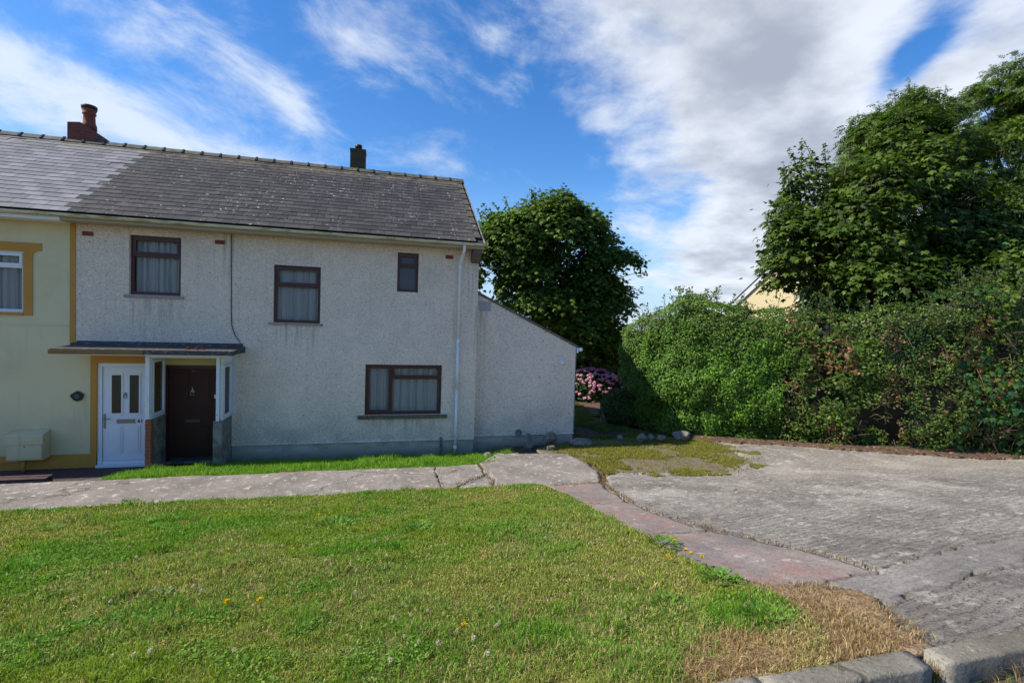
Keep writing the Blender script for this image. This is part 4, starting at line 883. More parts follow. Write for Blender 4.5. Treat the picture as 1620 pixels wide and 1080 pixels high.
    if auto:
        cand = np.nonzero((d[:, 2] > -.1))[0]; cen = np.average(big_[:, :3], axis=0); sc_ = C_[cand, 2]*.9+np.abs(C_[cand, 0]-cen[0])*.8+rng.normal(0, .7, len(cand)); shoots = list(shoots)
        for ci in cand[np.argsort(-sc_)[:auto]]:
            px_, py_, pz_ = C_[ci]; shoots.append((px_, py_, pz_, .3+.5*rng.random(), float(np.clip((px_-cen[0])*.14, -.9, .9)+rng.normal(0, .22)), float(rng.normal(0, .5))))
        Ps, Ns, Ss, Cs, Ds = [P], [N], [S], [C], [drop]
        for (x, y, z, L2, ang, an2) in shoots:
            dv = np.array([math.sin(ang)*math.cos(an2), math.sin(ang)*math.sin(an2), math.cos(ang)]); k_ = int(L2/.024)
            tt = rng.random(k_)**.8; pp = np.array([x, y, z])+dv*tt[:, None]*L2+rng.normal(0, 1, (k_, 3))*(.12*(1.15-tt))[:, None]
            Ps.append(pp); Ns.append(rng.normal(0, .5, (k_, 3))+np.array([0, 0, .9])); Ss.append(size*(.85-.4*tt)*(.7+.5*rng.random(k_))); Cs.append(pal(k_, cols, .18, w)*1.35); Ds.append(dv[None]*.6+rng.normal(0, .6, (k_, 3)))
    P, N, S, C, Dd = map(np.concatenate, (Ps, Ns, Ss, Cs, Ds))
    if shoots:
        sb = BM()
        for (x, y, z, L2, ang, an2) in shoots:
            dv = Vector((math.sin(ang)*math.cos(an2), math.sin(ang)*math.sin(an2), math.cos(ang))); limb(sb, Vector((x, y, z))-dv*.8, Vector((x, y, z))+dv*L2, .022, .006, .05, 4, r)
        ob('shoots', sb, M['bark'], t, True)['kind'] = 'stuff'
    if parts:
        dist = np.linalg.norm(P-np.array(CAM), axis=1); vis = np.argsort(dist-S*14)[:parts]; m_ = np.zeros(len(P), bool); m_[vis] = True
        T_, F_ = tpl; U, W_, NN = frame(N[m_]); W_ = Dd[m_]-(Dd[m_]*NN).sum(1, keepdims=True)*NN; W_ /= np.linalg.norm(W_, axis=1, keepdims=True); U = np.cross(W_, NN)
        ms = []
        for i in range(8):
            c_ = pal(1, cols, .18, w); ms.append(np_mesh('leaf', T_, F_, np.repeat(c_, len(T_), 0))); ms[-1].materials.append(M['leaf'])
        Pm = P[m_]; Sm = S[m_]
        for i in range(parts):
            o = link('leaf', ms[i % 8], t)
            mw = Matrix(((U[i][0]*Sm[i], W_[i][0]*Sm[i], NN[i][0]*Sm[i], Pm[i][0]), (U[i][1]*Sm[i], W_[i][1]*Sm[i], NN[i][1]*Sm[i], Pm[i][1]), (U[i][2]*Sm[i], W_[i][2]*Sm[i], NN[i][2]*Sm[i], Pm[i][2]), (0, 0, 0, 1)))
            o.matrix_parent_inverse = Matrix.Translation(t.location).inverted(); o.matrix_basis = mw
        P, N, S, C, Dd = P[~m_], N[~m_], S[~m_], C[~m_], Dd[~m_]
    leaves('crown', P, N, S, tpl, C, M['leaf'], t, 'stuff', Dd)
    return t

GD = [(.056, .098, .012), (.078, .128, .016), (.11, .17, .02), (.038, .070, .012)]
tree('sycamore_tree', 'dark round sycamore standing behind the side extension', (5.5, 10.3, -.4), (5.6, 10.3, 4.2), .24,
     [(4.5, 10, 6.3, 2.5, 2.5, 2.2), (6.6, 10, 6.7, 1.9, 2.2, 1.75), (8.0, 9.8, 5.3, 1.85, 1.8, 1.35), (7.9, 9.8, 4.0, 1.5, 1.6, 1.2), (2.6, 10, 5.3, 1.9, 2.2, 2.2), (5.6, 10, 4.3, 2.9, 2.3, 2.2), (7.4, 10, 3.9, 1.7, 2, 1.3), (3.2, 10, 6.2, 1.6, 2, 1.4), (5.0, 9.8, 7.5, 1.8, 1.8, 1.45), (7.2, 9.6, 2.9, 1.5, 1.5, 1.4), (6.2, 10, 2.2, 2.1, 2.0, 1.9), (7.6, 10.2, 1.7, 1.6, 1.6, 1.6)],
     4300, 15, .17, T_MAPLE, [tuple(v*1.2 for v in c_) for c_ in GD]+[(.075, .125, .02)], [.3, .3, .25, .1, .05], spread=.26, seed=3, holes=.24, auto=45,
     shoots=[(4.3, 10, 8.7, .5, .1, 0), (3.1, 10, 8.2, .5, .3, 2.5), (6.9, 10, 8.3, .5, .3, 0), (9.5, 9.8, 5.4, .7, 1.4, 0), (9.3, 9.8, 4.7, .7, 1.7, 0), (8.7, 10, 3.6, .5, 1.8, 0), (8.3, 10, 6.4, .6, 1.2, 0), (5.7, 10, 8.4, .5, .1, 0)])
syc = tree('sycamore_tree', 'broad sycamore with large lobed leaves leaning over the hedge at right', (13.2, 1.8, -.35), (13.3, 1.6, 4.6), .22,
     [(12.2, 1, 6.9, 2.3, 1.8, 1.8), (10.9, .8, 5.6, 1.7, 1.5, 1.2), (14.6, 1, 7.3, 2.6, 2.2, 2.3), (12.4, .3, 4.9, 2.5, 1.6, 1.3), (15.2, .4, 5.3, 2.6, 1.8, 1.8), (17.2, 1, 6.2, 2.4, 2, 2.2), (11.0, .2, 4.3, 1.4, 1.2, .8), (13.6, .6, 4.0, 2.2, 1.2, .8), (16.4, .8, 4.2, 2.4, 1.4, 1.0), (19, 1, 4.8, 2, 1.4, 1.4), (10.3, .7, 4.75, 1.2, 1.0, 1.05), (12.3, -.6, 4.3, 1.8, 1.0, .9), (14.6, -1.2, 4.3, 1.9, 1.1, .9), (16.6, -1.8, 4.7, 1.9, 1.1, 1.0)],
     3600, 15, .165, T_MAPLE, [tuple(v*.82 for v in c_) for c_ in GD]+[(.08, .15, .022)], [.3, .3, .25, .1, .05], spread=.26, seed=8, parts=300, auto=60,
     shoots=[(9.6, .9, 5.9, .8, -.8, .2), (10.0, .9, 6.6, .9, -.5, .2), (11.4, 1, 8.0, .9, -.2, .2), (12.2, 1, 8.5, .7, .1, 0), (9.9, .8, 5.2, .6, -1.2, .2), (10.9, 1, 7.2, .9, -.45, 0), (13.0, 1, 8.9, .6, 0, 0)])
GA = [(.062, .11, .016), (.082, .14, .018), (.115, .18, .022), (.045, .08, .014)]
tree('ash_tree', 'tall ash with feathery leaves rising behind the broad sycamore', (17.0, 3.6, -.4), (17.1, 3.5, 7.5), .2,
     [(16.6, 3, 9.4, 2.1, 1.9, 2.0), (17.5, 3, 10.9, 1.35, 1.4, 1.3), (15.2, 2.8, 8.6, 1.4, 1.5, 1.2), (18.9, 3, 9.3, 1.8, 1.8, 1.6), (17.5, 2.6, 7.6, 2.6, 2, 1.6)],
     1700, 11, .27, T_ASH, GA, spread=.27, seed=12, auto=60,
     shoots=[(17.3, 3, 12.0, .8, -.15, 0), (16.7, 3, 11.5, .8, -.4, .1), (18.1, 3, 11.7, .8, .35, 0), (15.2, 3, 9.7, .9, -.35, 0), (18.8, 3, 10.7, .7, .4, .1), (19.9, 3, 10.3, .7, .6, 0), (16.0, 3, 10.6, .8, -.5, 0), (17.8, 3, 12.0, .6, .1, 0)])
tree('ash_tree', 'loose leggy ash crossing the right edge of the photo above the hedge', (23.6, 4, -.4), (23.4, 3.8, 9), .22,
     [(23.0, 3, 12.3, 1.9, 1.8, 2.0), (22.0, 3, 10.4, 1.5, 1.7, 1.5), (24.6, 3, 11, 2.2, 2, 2.6), (22.6, 2.6, 8.4, 2.2, 2, 1.7), (21.0, 2.0, 6.3, 2.2, 1.8, 2.2), (19.4, 1.4, 5.0, 2.2, 1.6, 1.7)],
     1700, 11, .27, T_ASH, GA, spread=.28, seed=21, auto=60,
     shoots=[(21.9, 3, 13.2, .9, -.4, 0), (21.2, 3, 12.2, 1.0, -.7, 0), (22.8, 3, 14.0, .8, -.1, 0), (20.9, 3, 11.2, .9, -.9, 0), (20.6, 3, 10.3, .8, -1.1, 0), (23.6, 3, 14.2, .8, .2, 0)])

# ------------------------------------------------------------------ hedges
HP = np.array([(5.65, 6.5), (5.6, 5.0), (5.55, 3.6), (5.65, 2.2), (5.95, .95), (6.6, .25), (7.4, -.25), (8.2, -.75), (9.0, -1.35), (10.1, -2.15), (11.3, -2.85), (12.6, -3.35), (14.2, -3.95), (16.5, -4.8), (19.5, -5.8), (23, -7)])
seg = np.linalg.norm(np.diff(HP, axis=0), axis=1); CS = np.concatenate([[0], np.cumsum(seg)])
def hp(s):
    x = np.interp(s, CS, HP[:, 0]); y = np.interp(s, CS, HP[:, 1]); e = .25
    tx = np.interp(s+e, CS, HP[:, 0])-np.interp(s-e, CS, HP[:, 0]); ty = np.interp(s+e, CS, HP[:, 1])-np.interp(s-e, CS, HP[:, 1]); l = np.hypot(tx, ty)+1e-6
    return x, y, ty/l, -tx/l        # outward normal (towards the drive) 
def htop(s): return (fbm(s, s*0+3, .55, 3, 19)-.5)*.8+ np.interp(s, [0, 3, 4.6, 6, 7.2, 9, 11, 13, 16, 25], [3.2, 3.4, 3.7, 4.2, 3.9, 3.5, 3.5, 3.9, 4.3, 4.6])+(fbm(s, s*0, 1.6, 3, 5)-.5)*.5
def hedge_pts(n, s0, s1, z0=0, out=.0):
    s = s0+(s1-s0)*rng.random(n); H = htop(s); face = rng.random(n); x, y, nx, ny = hp(s)
    onf = face < .80; h = np.where(onf, rng.random(n), 1.0)
    g = G(x, y); bulge = (fbm(s, h*H, .9, 4, 7)-.5)*.95+(fbm(s, h*H, 2.6, 3, 27)-.5)*.5+.18*np.sin(h*PI)-.10*(h < .12)
    back = np.where(onf, 0, rng.random(n)*1.5); rad = .35
    edge = np.clip((h*H-(H-rad))/rad, 0, 1); inset = np.where(onf, rad*(1-np.sqrt(np.clip(1-edge**2, 0, 1))), rad+back)
    z = g+z0+h*H*np.where(onf, 1, 1)+np.where(onf, 0, (fbm(s, back, 1.5, 3, 9)-.5)*.4)
    dpt = np.abs(rng.normal(0, .13, n))-out
    px_ = x+nx*(bulge-inset-dpt); py_ = y+ny*(bulge-inset-dpt)
    P = np.stack([px_, py_, z], 1); N = np.stack([nx*np.where(onf, 1, .15), ny*np.where(onf, 1, .15), np.where(onf, .35+.6*edge, 1.)], 1)+rng.normal(0, .45, (n, 3))
    return P, N, s, h
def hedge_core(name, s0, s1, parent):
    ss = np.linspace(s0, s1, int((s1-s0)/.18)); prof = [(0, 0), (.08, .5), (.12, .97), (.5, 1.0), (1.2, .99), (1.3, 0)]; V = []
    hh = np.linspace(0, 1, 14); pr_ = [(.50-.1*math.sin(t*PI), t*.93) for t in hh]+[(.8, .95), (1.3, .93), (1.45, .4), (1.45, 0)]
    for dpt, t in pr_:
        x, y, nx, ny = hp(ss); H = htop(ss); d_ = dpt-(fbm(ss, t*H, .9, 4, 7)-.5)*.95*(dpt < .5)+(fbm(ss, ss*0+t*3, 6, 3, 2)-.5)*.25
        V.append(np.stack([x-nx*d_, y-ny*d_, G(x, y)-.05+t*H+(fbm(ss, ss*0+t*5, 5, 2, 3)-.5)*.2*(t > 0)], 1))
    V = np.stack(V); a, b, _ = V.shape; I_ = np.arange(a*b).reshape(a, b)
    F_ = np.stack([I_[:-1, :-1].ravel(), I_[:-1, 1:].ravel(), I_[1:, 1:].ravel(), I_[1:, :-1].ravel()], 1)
    return link(name, np_mesh(name, V.reshape(-1, 3), F_), parent, M['dark_core'])  # dark inner core, added so the leaves cannot be seen through
HS = 3.3
SP = 8.6   # where the clipped privet gives way to bramble
h1 = empty('privet_hedge', (6.2, .6, -.3)); tag(h1, 'bright green glossy leaved hedge beside the pink rhododendron, tall end nearest the extension', 'hedge')
hedge_core('dark_core', HS, SP, h1)
P, N, s, h = hedge_pts(40000, HS, SP); n = len(P)
tn = (fbm(s, h*3.4, 1.6, 3, 4))[:, None]; C = pal(n, [(.068, .155, .011), (.095, .20, .015), (.042, .10, .010), (.16, .27, .028)], .2, [.4, .3, .2, .1])*(.55+.9*tn)
C = np.where(((h > .80) & (rng.random(n) < .35))[:, None], pal(n, [(.10, .16, .03), (.13, .13, .04)], .2), C)
leaves('foliage', P, N, .062*(.6+.7*rng.random(n)), T_OVAL, C, M['leaf_gloss'], h1, 'stuff')
def sprigs(name, parent, s0, s1, n, L0, L1, cols, size, lean=.3, tpl=T_OVAL, side=False):
    Pp, Nn, Ss, Cc, Dd = [], [], [], [], []; sb = BM()
    for i in range(n):
        s = s0+(s1-s0)*rng.random(); x, y, nx, ny = [float(v) for v in hp(np.array(s))]; H = float(htop(np.array(s)))
        if side: base = np.array([x+nx*.1, y+ny*.1, float(G(x, y))+H*(.15+.8*rng.random())]); dv = np.array([nx, ny, .2])+rng.normal(0, .6, 3)
        else: base = np.array([x-nx*rng.random()*.9, y-ny*rng.random()*.9, float(G(x, y))+H-.15]); dv = np.array([0, 0, 1.])+rng.normal(0, lean, 3)
        dv /= np.linalg.norm(dv); L_ = L0+(L1-L0)*rng.random()**1.5; k_ = max(5, int(L_/.022)); tt = rng.random(k_)
        bend = np.array([rng.normal(0, .2), rng.normal(0, .2), -.12])
        pp = base+dv*(tt*L_)[:, None]+bend*(tt**2*L_)[:, None]+rng.normal(0, .035, (k_, 3)); Pp.append(pp); Nn.append(rng.normal(0, .6, (k_, 3))+[0, 0, .7]); Ss.append(size*(.6+.6*rng.random(k_))); Cc.append(pal(k_, cols, .2)); Dd.append(dv[None]+rng.normal(0, .7, (k_, 3)))
        tube(sb, [base-dv*.3, base+dv*L_*.5+bend*.25*L_, base+dv*L_+bend*L_], [.007, .005, .003], 4, False)
    leaves(name, *map(np.concatenate, (Pp, Nn, Ss)), tpl, np.concatenate(Cc), M['leaf'], parent, 'stuff', np.concatenate(Dd)); ob('twigs', sb, M['bark'], parent)['kind'] = 'stuff'
sprigs('top_shoots', h1, 4.2, SP, 75, .15, .75, [(.09, .19, .03), (.07, .15, .025), (.13, .20, .04)], .075)
sprigs('side_shoots', h1, HS, SP, 60, .1, .3, [(.07, .18, .02), (.10, .22, .03)], .06, side=True)
h2 = empty('bramble_hedge', (12, -3.2, 0)); tag(h2, 'tangled hedge of bramble, ivy and privet along the far side of the concrete drive', 'hedge')
hedge_core('dark_core', SP, CS[-1], h2)
P, N, s, h = hedge_pts(62000, SP, CS[-1]-1); n = len(P)
tn = fbm(s, h*3.5, 1.1, 4, 14); k1 = fbm(s, h*3.4, .8, 3, 30); dead = fbm(s, h*3.5, 1.7, 3, 44)
keep = (tn > .36)
C = pal(n, [(.066, .12, .014), (.09, .16, .018), (.042, .078, .012), (.14, .20, .03), (.125, .12, .035)], .22, [.32, .28, .2, .12, .08])*(.5+tn[:, None])
C = np.where(((k1 > .64))[:, None], pal(n, [(.05, .105, .022), (.035, .08, .018)], .25), C)
C = np.where(((dead > .62) & (rng.random(n) < .42))[:, None], pal(n, [(.22, .10, .045), (.16, .085, .04), (.28, .16, .09)], .25), C)
big = (k1 < .42) & keep; sm = (k1 >= .42) & keep
leaves('bramble_leaves', P[big], N[big], .095*(.4+1.1*rng.random(big.sum())**1.5), T_OVAL, C[big], M['leaf'], h2, 'stuff')
leaves('privet_leaves', P[sm], N[sm], .062*(.6+.7*rng.random(sm.sum())), T_OVAL, C[sm], M['leaf_gloss'], h2, 'stuff')
# broad ivy and sycamore seedlings low down at the right
P, N, s, h = hedge_pts(2600, 12.5, CS[-1]-1, out=.16); m_ = (h < .55) | (fbm(s, h*3, 1, 3, 77) > .55)
leaves('ivy_leaves', P[m_], N[m_], .14*(.6+.7*rng.random(m_.sum())), T_MAPLE, pal(m_.sum(), [(.035, .10, .03), (.06, .14, .028), (.028, .075, .03)], .2), M['leaf'], h2, 'stuff')
sprigs('top_shoots', h2, SP, CS[-1]-2, 230, .15, 1.0, [(.07, .14, .03), (.11, .13, .045), (.05, .11, .022)], .07)
sprigs('side_shoots', h2, SP, CS[-1]-2, 170, .12, .42, [(.06, .15, .02), (.09, .19, .03), (.12, .13, .05)], .08, side=True)
tw = BM()
for i in range(420):
    s_ = SP+(CS[-1]-SP-2)*rnd.random(); x, y, nx, ny = [float(v) for v in hp(np.array(s_))]; z = float(G(x, y))+rnd.uniform(.1, 3.2); L_ = rnd.uniform(.15, .6)
    dv = Vector((rnd.gauss(0, .6)-nx*.1, rnd.gauss(0, .6), rnd.gauss(0, .6))).normalized(); p = Vector((x+nx*rnd.uniform(-.08, .14), y+ny*rnd.uniform(-.08, .14), z)); tube(tw, [p, p+dv*L_*.5+Vector((0, 0, .03)), p+dv*L_], [.008, .006, .003], 4, False)
ob('dead_stems', tw, plain('dry_stem', (.17, .10, .06), .9), h2)['kind'] = 'stuff'
# red honeysuckle like flowers near the right edge
rf = BM()
for i in range(11):
    c_ = Vector((14.75+rnd.uniform(-.35, .35), -4.15+rnd.uniform(-.2, .1), 3.35+rnd.uniform(-.25, .2))); bmesh.ops.create_icosphere(rf, subdivisions=1, radius=rnd.uniform(.03, .055), matrix=Matrix.Translation(c_))
ob('red_flowers', rf, plain('red_petal', (.42, .015, .04), .6), h2)['kind'] = 'stuff'

# dark shrub mass behind, so the gap under the far sycamore closes
def shrub(name, label, c, r, n, size, tpl, cols, cat='shrub', mt='leaf', z0=None):
    t = empty(name, (c[0], c[1], float(G(c[0], c[1])))); tag(t, label, cat)
    d = unit(n); d[:, 2] = np.abs(d[:, 2])*1.0-.25*(rng.random(n) < .3); rad = 1-np.abs(rng.normal(0, .13, n))+.22*(fbm(d[:, 0]*2+5, d[:, 2]*2+d[:, 1]+5, 1.3, 3, int(c[0]*3))-.5)*2
    P = np.array(c)+d*np.array(r)*rad[:, None]; N = d+rng.normal(0, .45, (n, 3))+[0, 0, .3]
    leaves('foliage', P, N, size*(.6+.7*rng.random(n)), tpl, pal(n, cols, .22), M[mt], t, 'stuff')
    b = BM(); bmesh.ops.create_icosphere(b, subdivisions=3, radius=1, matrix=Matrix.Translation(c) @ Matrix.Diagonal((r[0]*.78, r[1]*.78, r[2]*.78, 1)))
    ob('dark_core', b, M['dark_core'], t); return t  # solid dark ellipsoid added inside the foliage to block see-through
shrub('laurel_shrub', 'dark laurel bush behind the pink rhododendron', (9.2, 12.5, .9), (3.6, 1.4, 2.2), 5000, .15, T_OVAL, [(.025, .06, .016), (.035, .085, .018)])
# rhododendron with flower heads
shrub('low_shrub', 'small dark shrub in shade at the hedge foot below the pink rhododendron', (5.62, 3.1, .0), (.75, .9, .85), 5000, .075, T_OVAL, [(.04, .08, .014), (.06, .11, .018)])
rh = shrub('rhododendron_bush', 'rhododendron bush covered in pink flowers beside the extension corner', (7.1, 8.9, -.35), (1.75, 1.0, 1.25), 5200, .11, T_OVAL, [(.03, .075, .018), (.045, .10, .02)], 'rhododendron')
ft = []
for kf in range(4):
    n = 60; d = unit(n); d[:, 2] = np.abs(d[:, 2]); Pp = d*.045; V, F_, CC = leaf_arrays(Pp, d+rng.normal(0, .4, (n, 3)), .038*np.ones(n), T_DIAM, pal(n, [(.78, .34, .58), (.86, .50, .70), (.68, .26, .50), (.90, .60, .74)], .12)); me = np_mesh('flower_head', V, F_, CC); me.materials.append(M['petal']); ft.append(me)
k_ = 0
while k_ < 260:
    d = Vector([rnd.gauss(0, 1) for _ in range(3)]).normalized()
    if d.y > .35 or d.z < -.05: continue
    if d.z < .25 and rnd.random() < .55: continue
    o = link('flower_head', ft[k_ % 4], rh); o.location = Vector((7.1+d.x*1.78, 8.9+d.y*1.05, -.35+d.z*1.32)); o.rotation_euler = (rnd.uniform(-.6, .6), rnd.uniform(-.6, .6), rnd.random()*6); sc_ = rnd.uniform(1., 1.5); o.scale = (sc_,)*3; k_ += 1

shrub('holly_bush', 'dark bushy growth behind the bramble hedge below the broad sycamore', (14.2, .6, 3.1), (4.4, 1.3, 1.5), 9000, .13, T_OVAL, [(.03, .06, .014), (.045, .09, .018)])
shrub('elder_bush', 'dark bush behind the bramble hedge at the right edge below the leggy ash', (20.2, -1.6, 3.4), (3.6, 1.4, 2.0), 8000, .14, T_OVAL, [(.035, .07, .014), (.05, .10, .018)])

# far cream house seen over the hedge
fh = empty('gabled_house', (24, 17, -.4)); tag(fh, 'distant cream gabled house with white bargeboard showing above the hedge', 'house')
fh.location = (17.09, 12, -.4); fh['local'] = 1
s9 = math.tan(R(47)); hw = 4.6; e0 = 4.0     # local: x along the gable, y along the ridge
apz = e0+hw*s9
fb = BM(); prism(fb, [(-.45, -.5), (2*hw-1.5, -.5), (2*hw-1.5, e0+.4), (hw-1., apz-.12), (-.45, e0+.4)], .0, 9)
WF = plain('cream_far', (.74, .62, .36), .8, var=.05, sc=1)
parts_ = [ob('wall', fb, WF, fh)]
bb = BM(); prism(bb, [(-1., e0-.32), (-1., e0-.0), (hw-1., apz), (2*hw-1., e0-.0), (2*hw-1., e0-.32), (hw-1., apz-.32)], -.09, -.03); parts_.append(ob('bargeboard', bb, M['white'], fh))
rb_ = BM(); prism(rb_, [(-1.1, e0-.1), (-1.1, e0+.03), (hw-1., apz+.13), (2*hw-.9, e0+.03), (2*hw-.9, e0-.1), (hw-1., apz+.01)], -.0, 9.2); parts_.append(ob('roof', rb_, M['slate_bed'], fh))
wq_ = ob('window', bx(hw-1.6, hw-.4, -.03, -.001, 5.0, 6.1), M['white'], fh); parts_.append(wq_); parts_.append(ob('pane', bx(hw-1.52, hw-.48, -.04, -.031, 5.08, 6.02), M['door_glass'], wq_))
fh.rotation_euler = (0, 0, R(-44))

# ------------------------------------------------------------------ grass
def blades(name, X_, Y_, Z_, L_, Wd, C, parent=None, lean=.6, kind='stuff'):
    n = len(X_); a = rng.random(n)*2*PI; ln = np.abs(rng.normal(0, lean, n))*L_; dx = np.cos(a); dy = np.sin(a); b = rng.random(n)*2*PI; ux = np.cos(b)*Wd/2; uy = np.sin(b)*Wd/2
    z0 = Z_-.01; P0 = np.stack([X_-ux, Y_-uy, z0], 1); P1 = np.stack([X_+ux, Y_+uy, z0], 1)
    mx_ = X_+dx*ln*.35; my = Y_+dy*ln*.35; P2 = np.stack([mx_+ux*.8, my+uy*.8, Z_+L_*.55], 1); P3 = np.stack([mx_-ux*.8, my-uy*.8, Z_+L_*.55], 1)
    hz = np.sqrt(np.clip(1-(ln/L_)**2*.7, .08, 1)); P4 = np.stack([X_+dx*ln, Y_+dy*ln, Z_+L_*hz], 1)
    V = np.stack([P0, P1, P2, P3, P4], 1).reshape(-1, 3); b_ = (np.arange(n)*5)[:, None]; F_ = np.concatenate([b_+np.array([0, 1, 2]), b_+np.array([0, 2, 3]), b_+np.array([3, 2, 4])])
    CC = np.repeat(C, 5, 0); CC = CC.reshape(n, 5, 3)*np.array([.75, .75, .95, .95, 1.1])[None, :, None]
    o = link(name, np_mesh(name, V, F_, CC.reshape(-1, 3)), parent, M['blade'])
    if kind: o['kind'] = kind
    return o
def straw_mask(x, y):
    s = sst(fbm(x, y, .9, 4, 31), .46, .62)*.8
    s = np.maximum(s, sst(fbm(x, y, 2.6, 3, 35), .60, .74)*.7)
    s = np.maximum(s, .85*np.exp(-((y+4.25)/.40)**2)*sst(-x, 1.4, 3.0)*(.4+.9*fbm(x, y, 1.5, 3, 2)))
    s = np.maximum(s, .9*np.exp(-(((x+.75)/.30)**2+((y+9.25)/.35)**2)))
    s = np.maximum(s, 1.25*sst(-y+.35*fbm(x, y, 3, 3, 7), 9.4, 9.95)*sst(x, -1.0, -.3))
    s = np.maximum(s, .6*sst(x+fbm(x, y, 2, 2, 3)*.2, .18, .42)); s = np.maximum(s, .6*sst(y, -3.82, -3.66))
    s = s*(1-.7*np.exp(-(((x+1.5)/.9)**2+((y+5.9)/.7)**2)))
    return np.clip(s, 0, 1.25)
def sample(poly, n, x0=-11.5):
    P_ = np.array(poly); a = P_.min(0); a[0] = max(a[0], x0); b = P_.max(0); x = a[0]+(b[0]-a[0])*rng.random(n); y = a[1]+(b[1]-a[1])*rng.random(n); k_ = inside(poly, x, y); return x[k_], y[k_]
def thin(x, y, d0):
    d = np.hypot(x-CAM.x, y-CAM.y); fx = (x-CAM.x)*fw.x+(y-CAM.y)*fw.y; sx = (x-CAM.x)*RT.x+(y-CAM.y)*RT.y
    k_ = rng.random(len(x)) < np.clip((d0/d)**1.6, .0, 1); k_ &= (fx > .3) & (np.abs(sx) < fx*1.35+1.0); return k_, d
x, y = sample(LAWN, 2300000); k_, d = thin(x, y, 2.9); x, y, d = x[k_], y[k_], d[k_]
sm_ = straw_mask(x, y); bare = fbm(x, y, 3.3, 3, 61)
dead_ = rng.random(len(x)) < (.08+.72*sm_); keep = rng.random(len(x)) < np.where(dead_, .75, 1.0)*np.where(bare > .66, .3, 1); x, y, d, sm_, dead_ = x[keep], y[keep], d[keep], sm_[keep], dead_[keep]
n = len(x); hue = fbm(x, y, 1.3, 4, 70); lush = sst(hue, .42, .62)[:, None]
g1 = pal(n, [(.22, .32, .03), (.29, .36, .04), (.17, .27, .025)], .22); g2 = pal(n, [(.13, .29, .02), (.18, .34, .028), (.10, .23, .018)], .22)
C = g1*(1-lush)+g2*lush; C = np.where(dead_[:, None], pal(n, [(.60, .50, .24), (.50, .42, .17), (.36, .33, .09), (.26, .17, .085)], .2), C)
L_ = (.012+.020*rng.random(n))*(.5+.9*fbm(x, y, 5.5, 3, 66))*(1+.8*sst(fbm(x, y, 2.4, 3, 68), .60, .68))*(1+.4*lush[:, 0])*np.where(dead_, .8, 1)*(1+.05*d); wd_ = .0024+.0009*d
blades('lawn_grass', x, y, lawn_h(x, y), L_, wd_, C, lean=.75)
print('blades', n)
# clover and broad-leaved weeds knitted through the turf
x, y = sample(LAWN, 420000); k_, d = thin(x, y, 3.2); k_ &= (fbm(x, y, 1.7, 3, 81) > .50) & (rng.random(len(x)) < .55) & (straw_mask(x, y) < .6); x, y, d = x[k_], y[k_], d[k_]; n = len(x)
P = np.stack([x, y, lawn_h(x, y)+.018+.02*rng.random(n)], 1); N = rng.normal(0, .35, (n, 3))+[0, 0, 1]
leaves('clover_leaves', P, N, (.012+.010*rng.random(n))*(1+.08*d), T_DIAM, pal(n, [(.11, .22, .02), (.14, .26, .03), (.18, .29, .04)], .2), M['blade'], None, 'stuff')
# long grass strip by the house, grass at the moss bed, straw at the kerb
FS = [(-6.9, -2.10), (.2, -2.12), (.25, -1.5), (.75, -1.0), (.6, -.7), (-.1, -.12), (-5.35, -.05), (-5.4, -.75), (-6.55, -.78), (-6.9, -1.2), (-7.25, -1.85)]
x, y = sample(FS, 70000); bare = fbm(x, y, 1.6, 3, 91); wallb = sst(y, -.06, -.55); k_ = rng.random(len(x)) < (.25+.75*wallb)*(.5+.5*(bare > .38)); x, y = x[k_], y[k_]; n = len(x)
tall = fbm(x, y, 2.2, 3, 95); L_ = (.05+.06*rng.random(n)+.12*sst(tall, .5, .7)*rng.random(n))*(.65+.35*sst(y, -.05, -.8)); C = pal(n, [(.16, .34, .022), (.21, .39, .03), (.12, .26, .02), (.34, .36, .09)], .2, [.4, .3, .22, .08])
blades('long_grass', x, y, front(x, y), L_, .008+.004*rng.random(n), C, lean=.55)
MB_ = [(1.9, -.5), (1.95, -1.6), (2.0, -2.9), (2.9, -3.1), (4.4, -3.35), (5.6, -2.85), (6.1, -1.8), (6.2, -.4), (5.3, .15), (3.4, .15), (2.7, -.2)]
MB_ = [(1.75, -.3), (1.7, -1.2), (2.0, -1.9), (2.05, -3.2), (2.9, -3.55), (4.4, -3.75), (5.9, -3.15), (6.7, -1.9), (6.5, -.3), (5.3, .35), (3.4, .35), (2.7, .0)]
x, y = sample(MB_, 90000); bare = fbm(x, y, 1.5, 4, 101)+.25*(fbm(x, y, 8, 3, 105)-.5); rear = sst(y, -2.4, -.6); k_ = (bare+.14*rear > .49) | (rng.random(len(x)) < .07); x, y, bare = x[k_], y[k_], bare[k_]; n = len(x)
blades('moss_tufts', x, y, moss_h(x, y)+.004, .018+.03*rng.random(n), .009+.004*rng.random(n), pal(n, [(.24, .25, .025), (.32, .29, .035), (.17, .21, .02), (.28, .20, .09)], .2), lean=.9)
x, y = sample([(.3, -8.7), (.5, -9.0), (.9, -9.1), (1.0, -9.4), (.85, -9.7), (.75, -10.0), (.2, -10.0)], 3500); n = len(x)
blades('dry_edge_grass', x, y, G(x, y)+.01, .015+.035*rng.random(n), .003+.003*rng.random(n), pal(n, [(.46, .34, .17), (.36, .25, .12), (.28, .17, .09)], .2), lean=1.6)
KB = [(-.9, -10.04), (-.6, -9.7), (-.1, -9.5), (.25, -9.2), (.48, -9.3), (.6, -9.6), (.5, -9.85), (.45, -10.05)]
x, y = sample(KB, 14000); n = len(x); 
blades('dry_grass', x, y, G(x, y)+.0, .025+.045*rng.random(n), .003+.003*rng.random(n), pal(n, [(.42, .30, .14), (.34, .23, .10), (.26, .15, .07), (.5, .38, .2)], .2), lean=1.3)
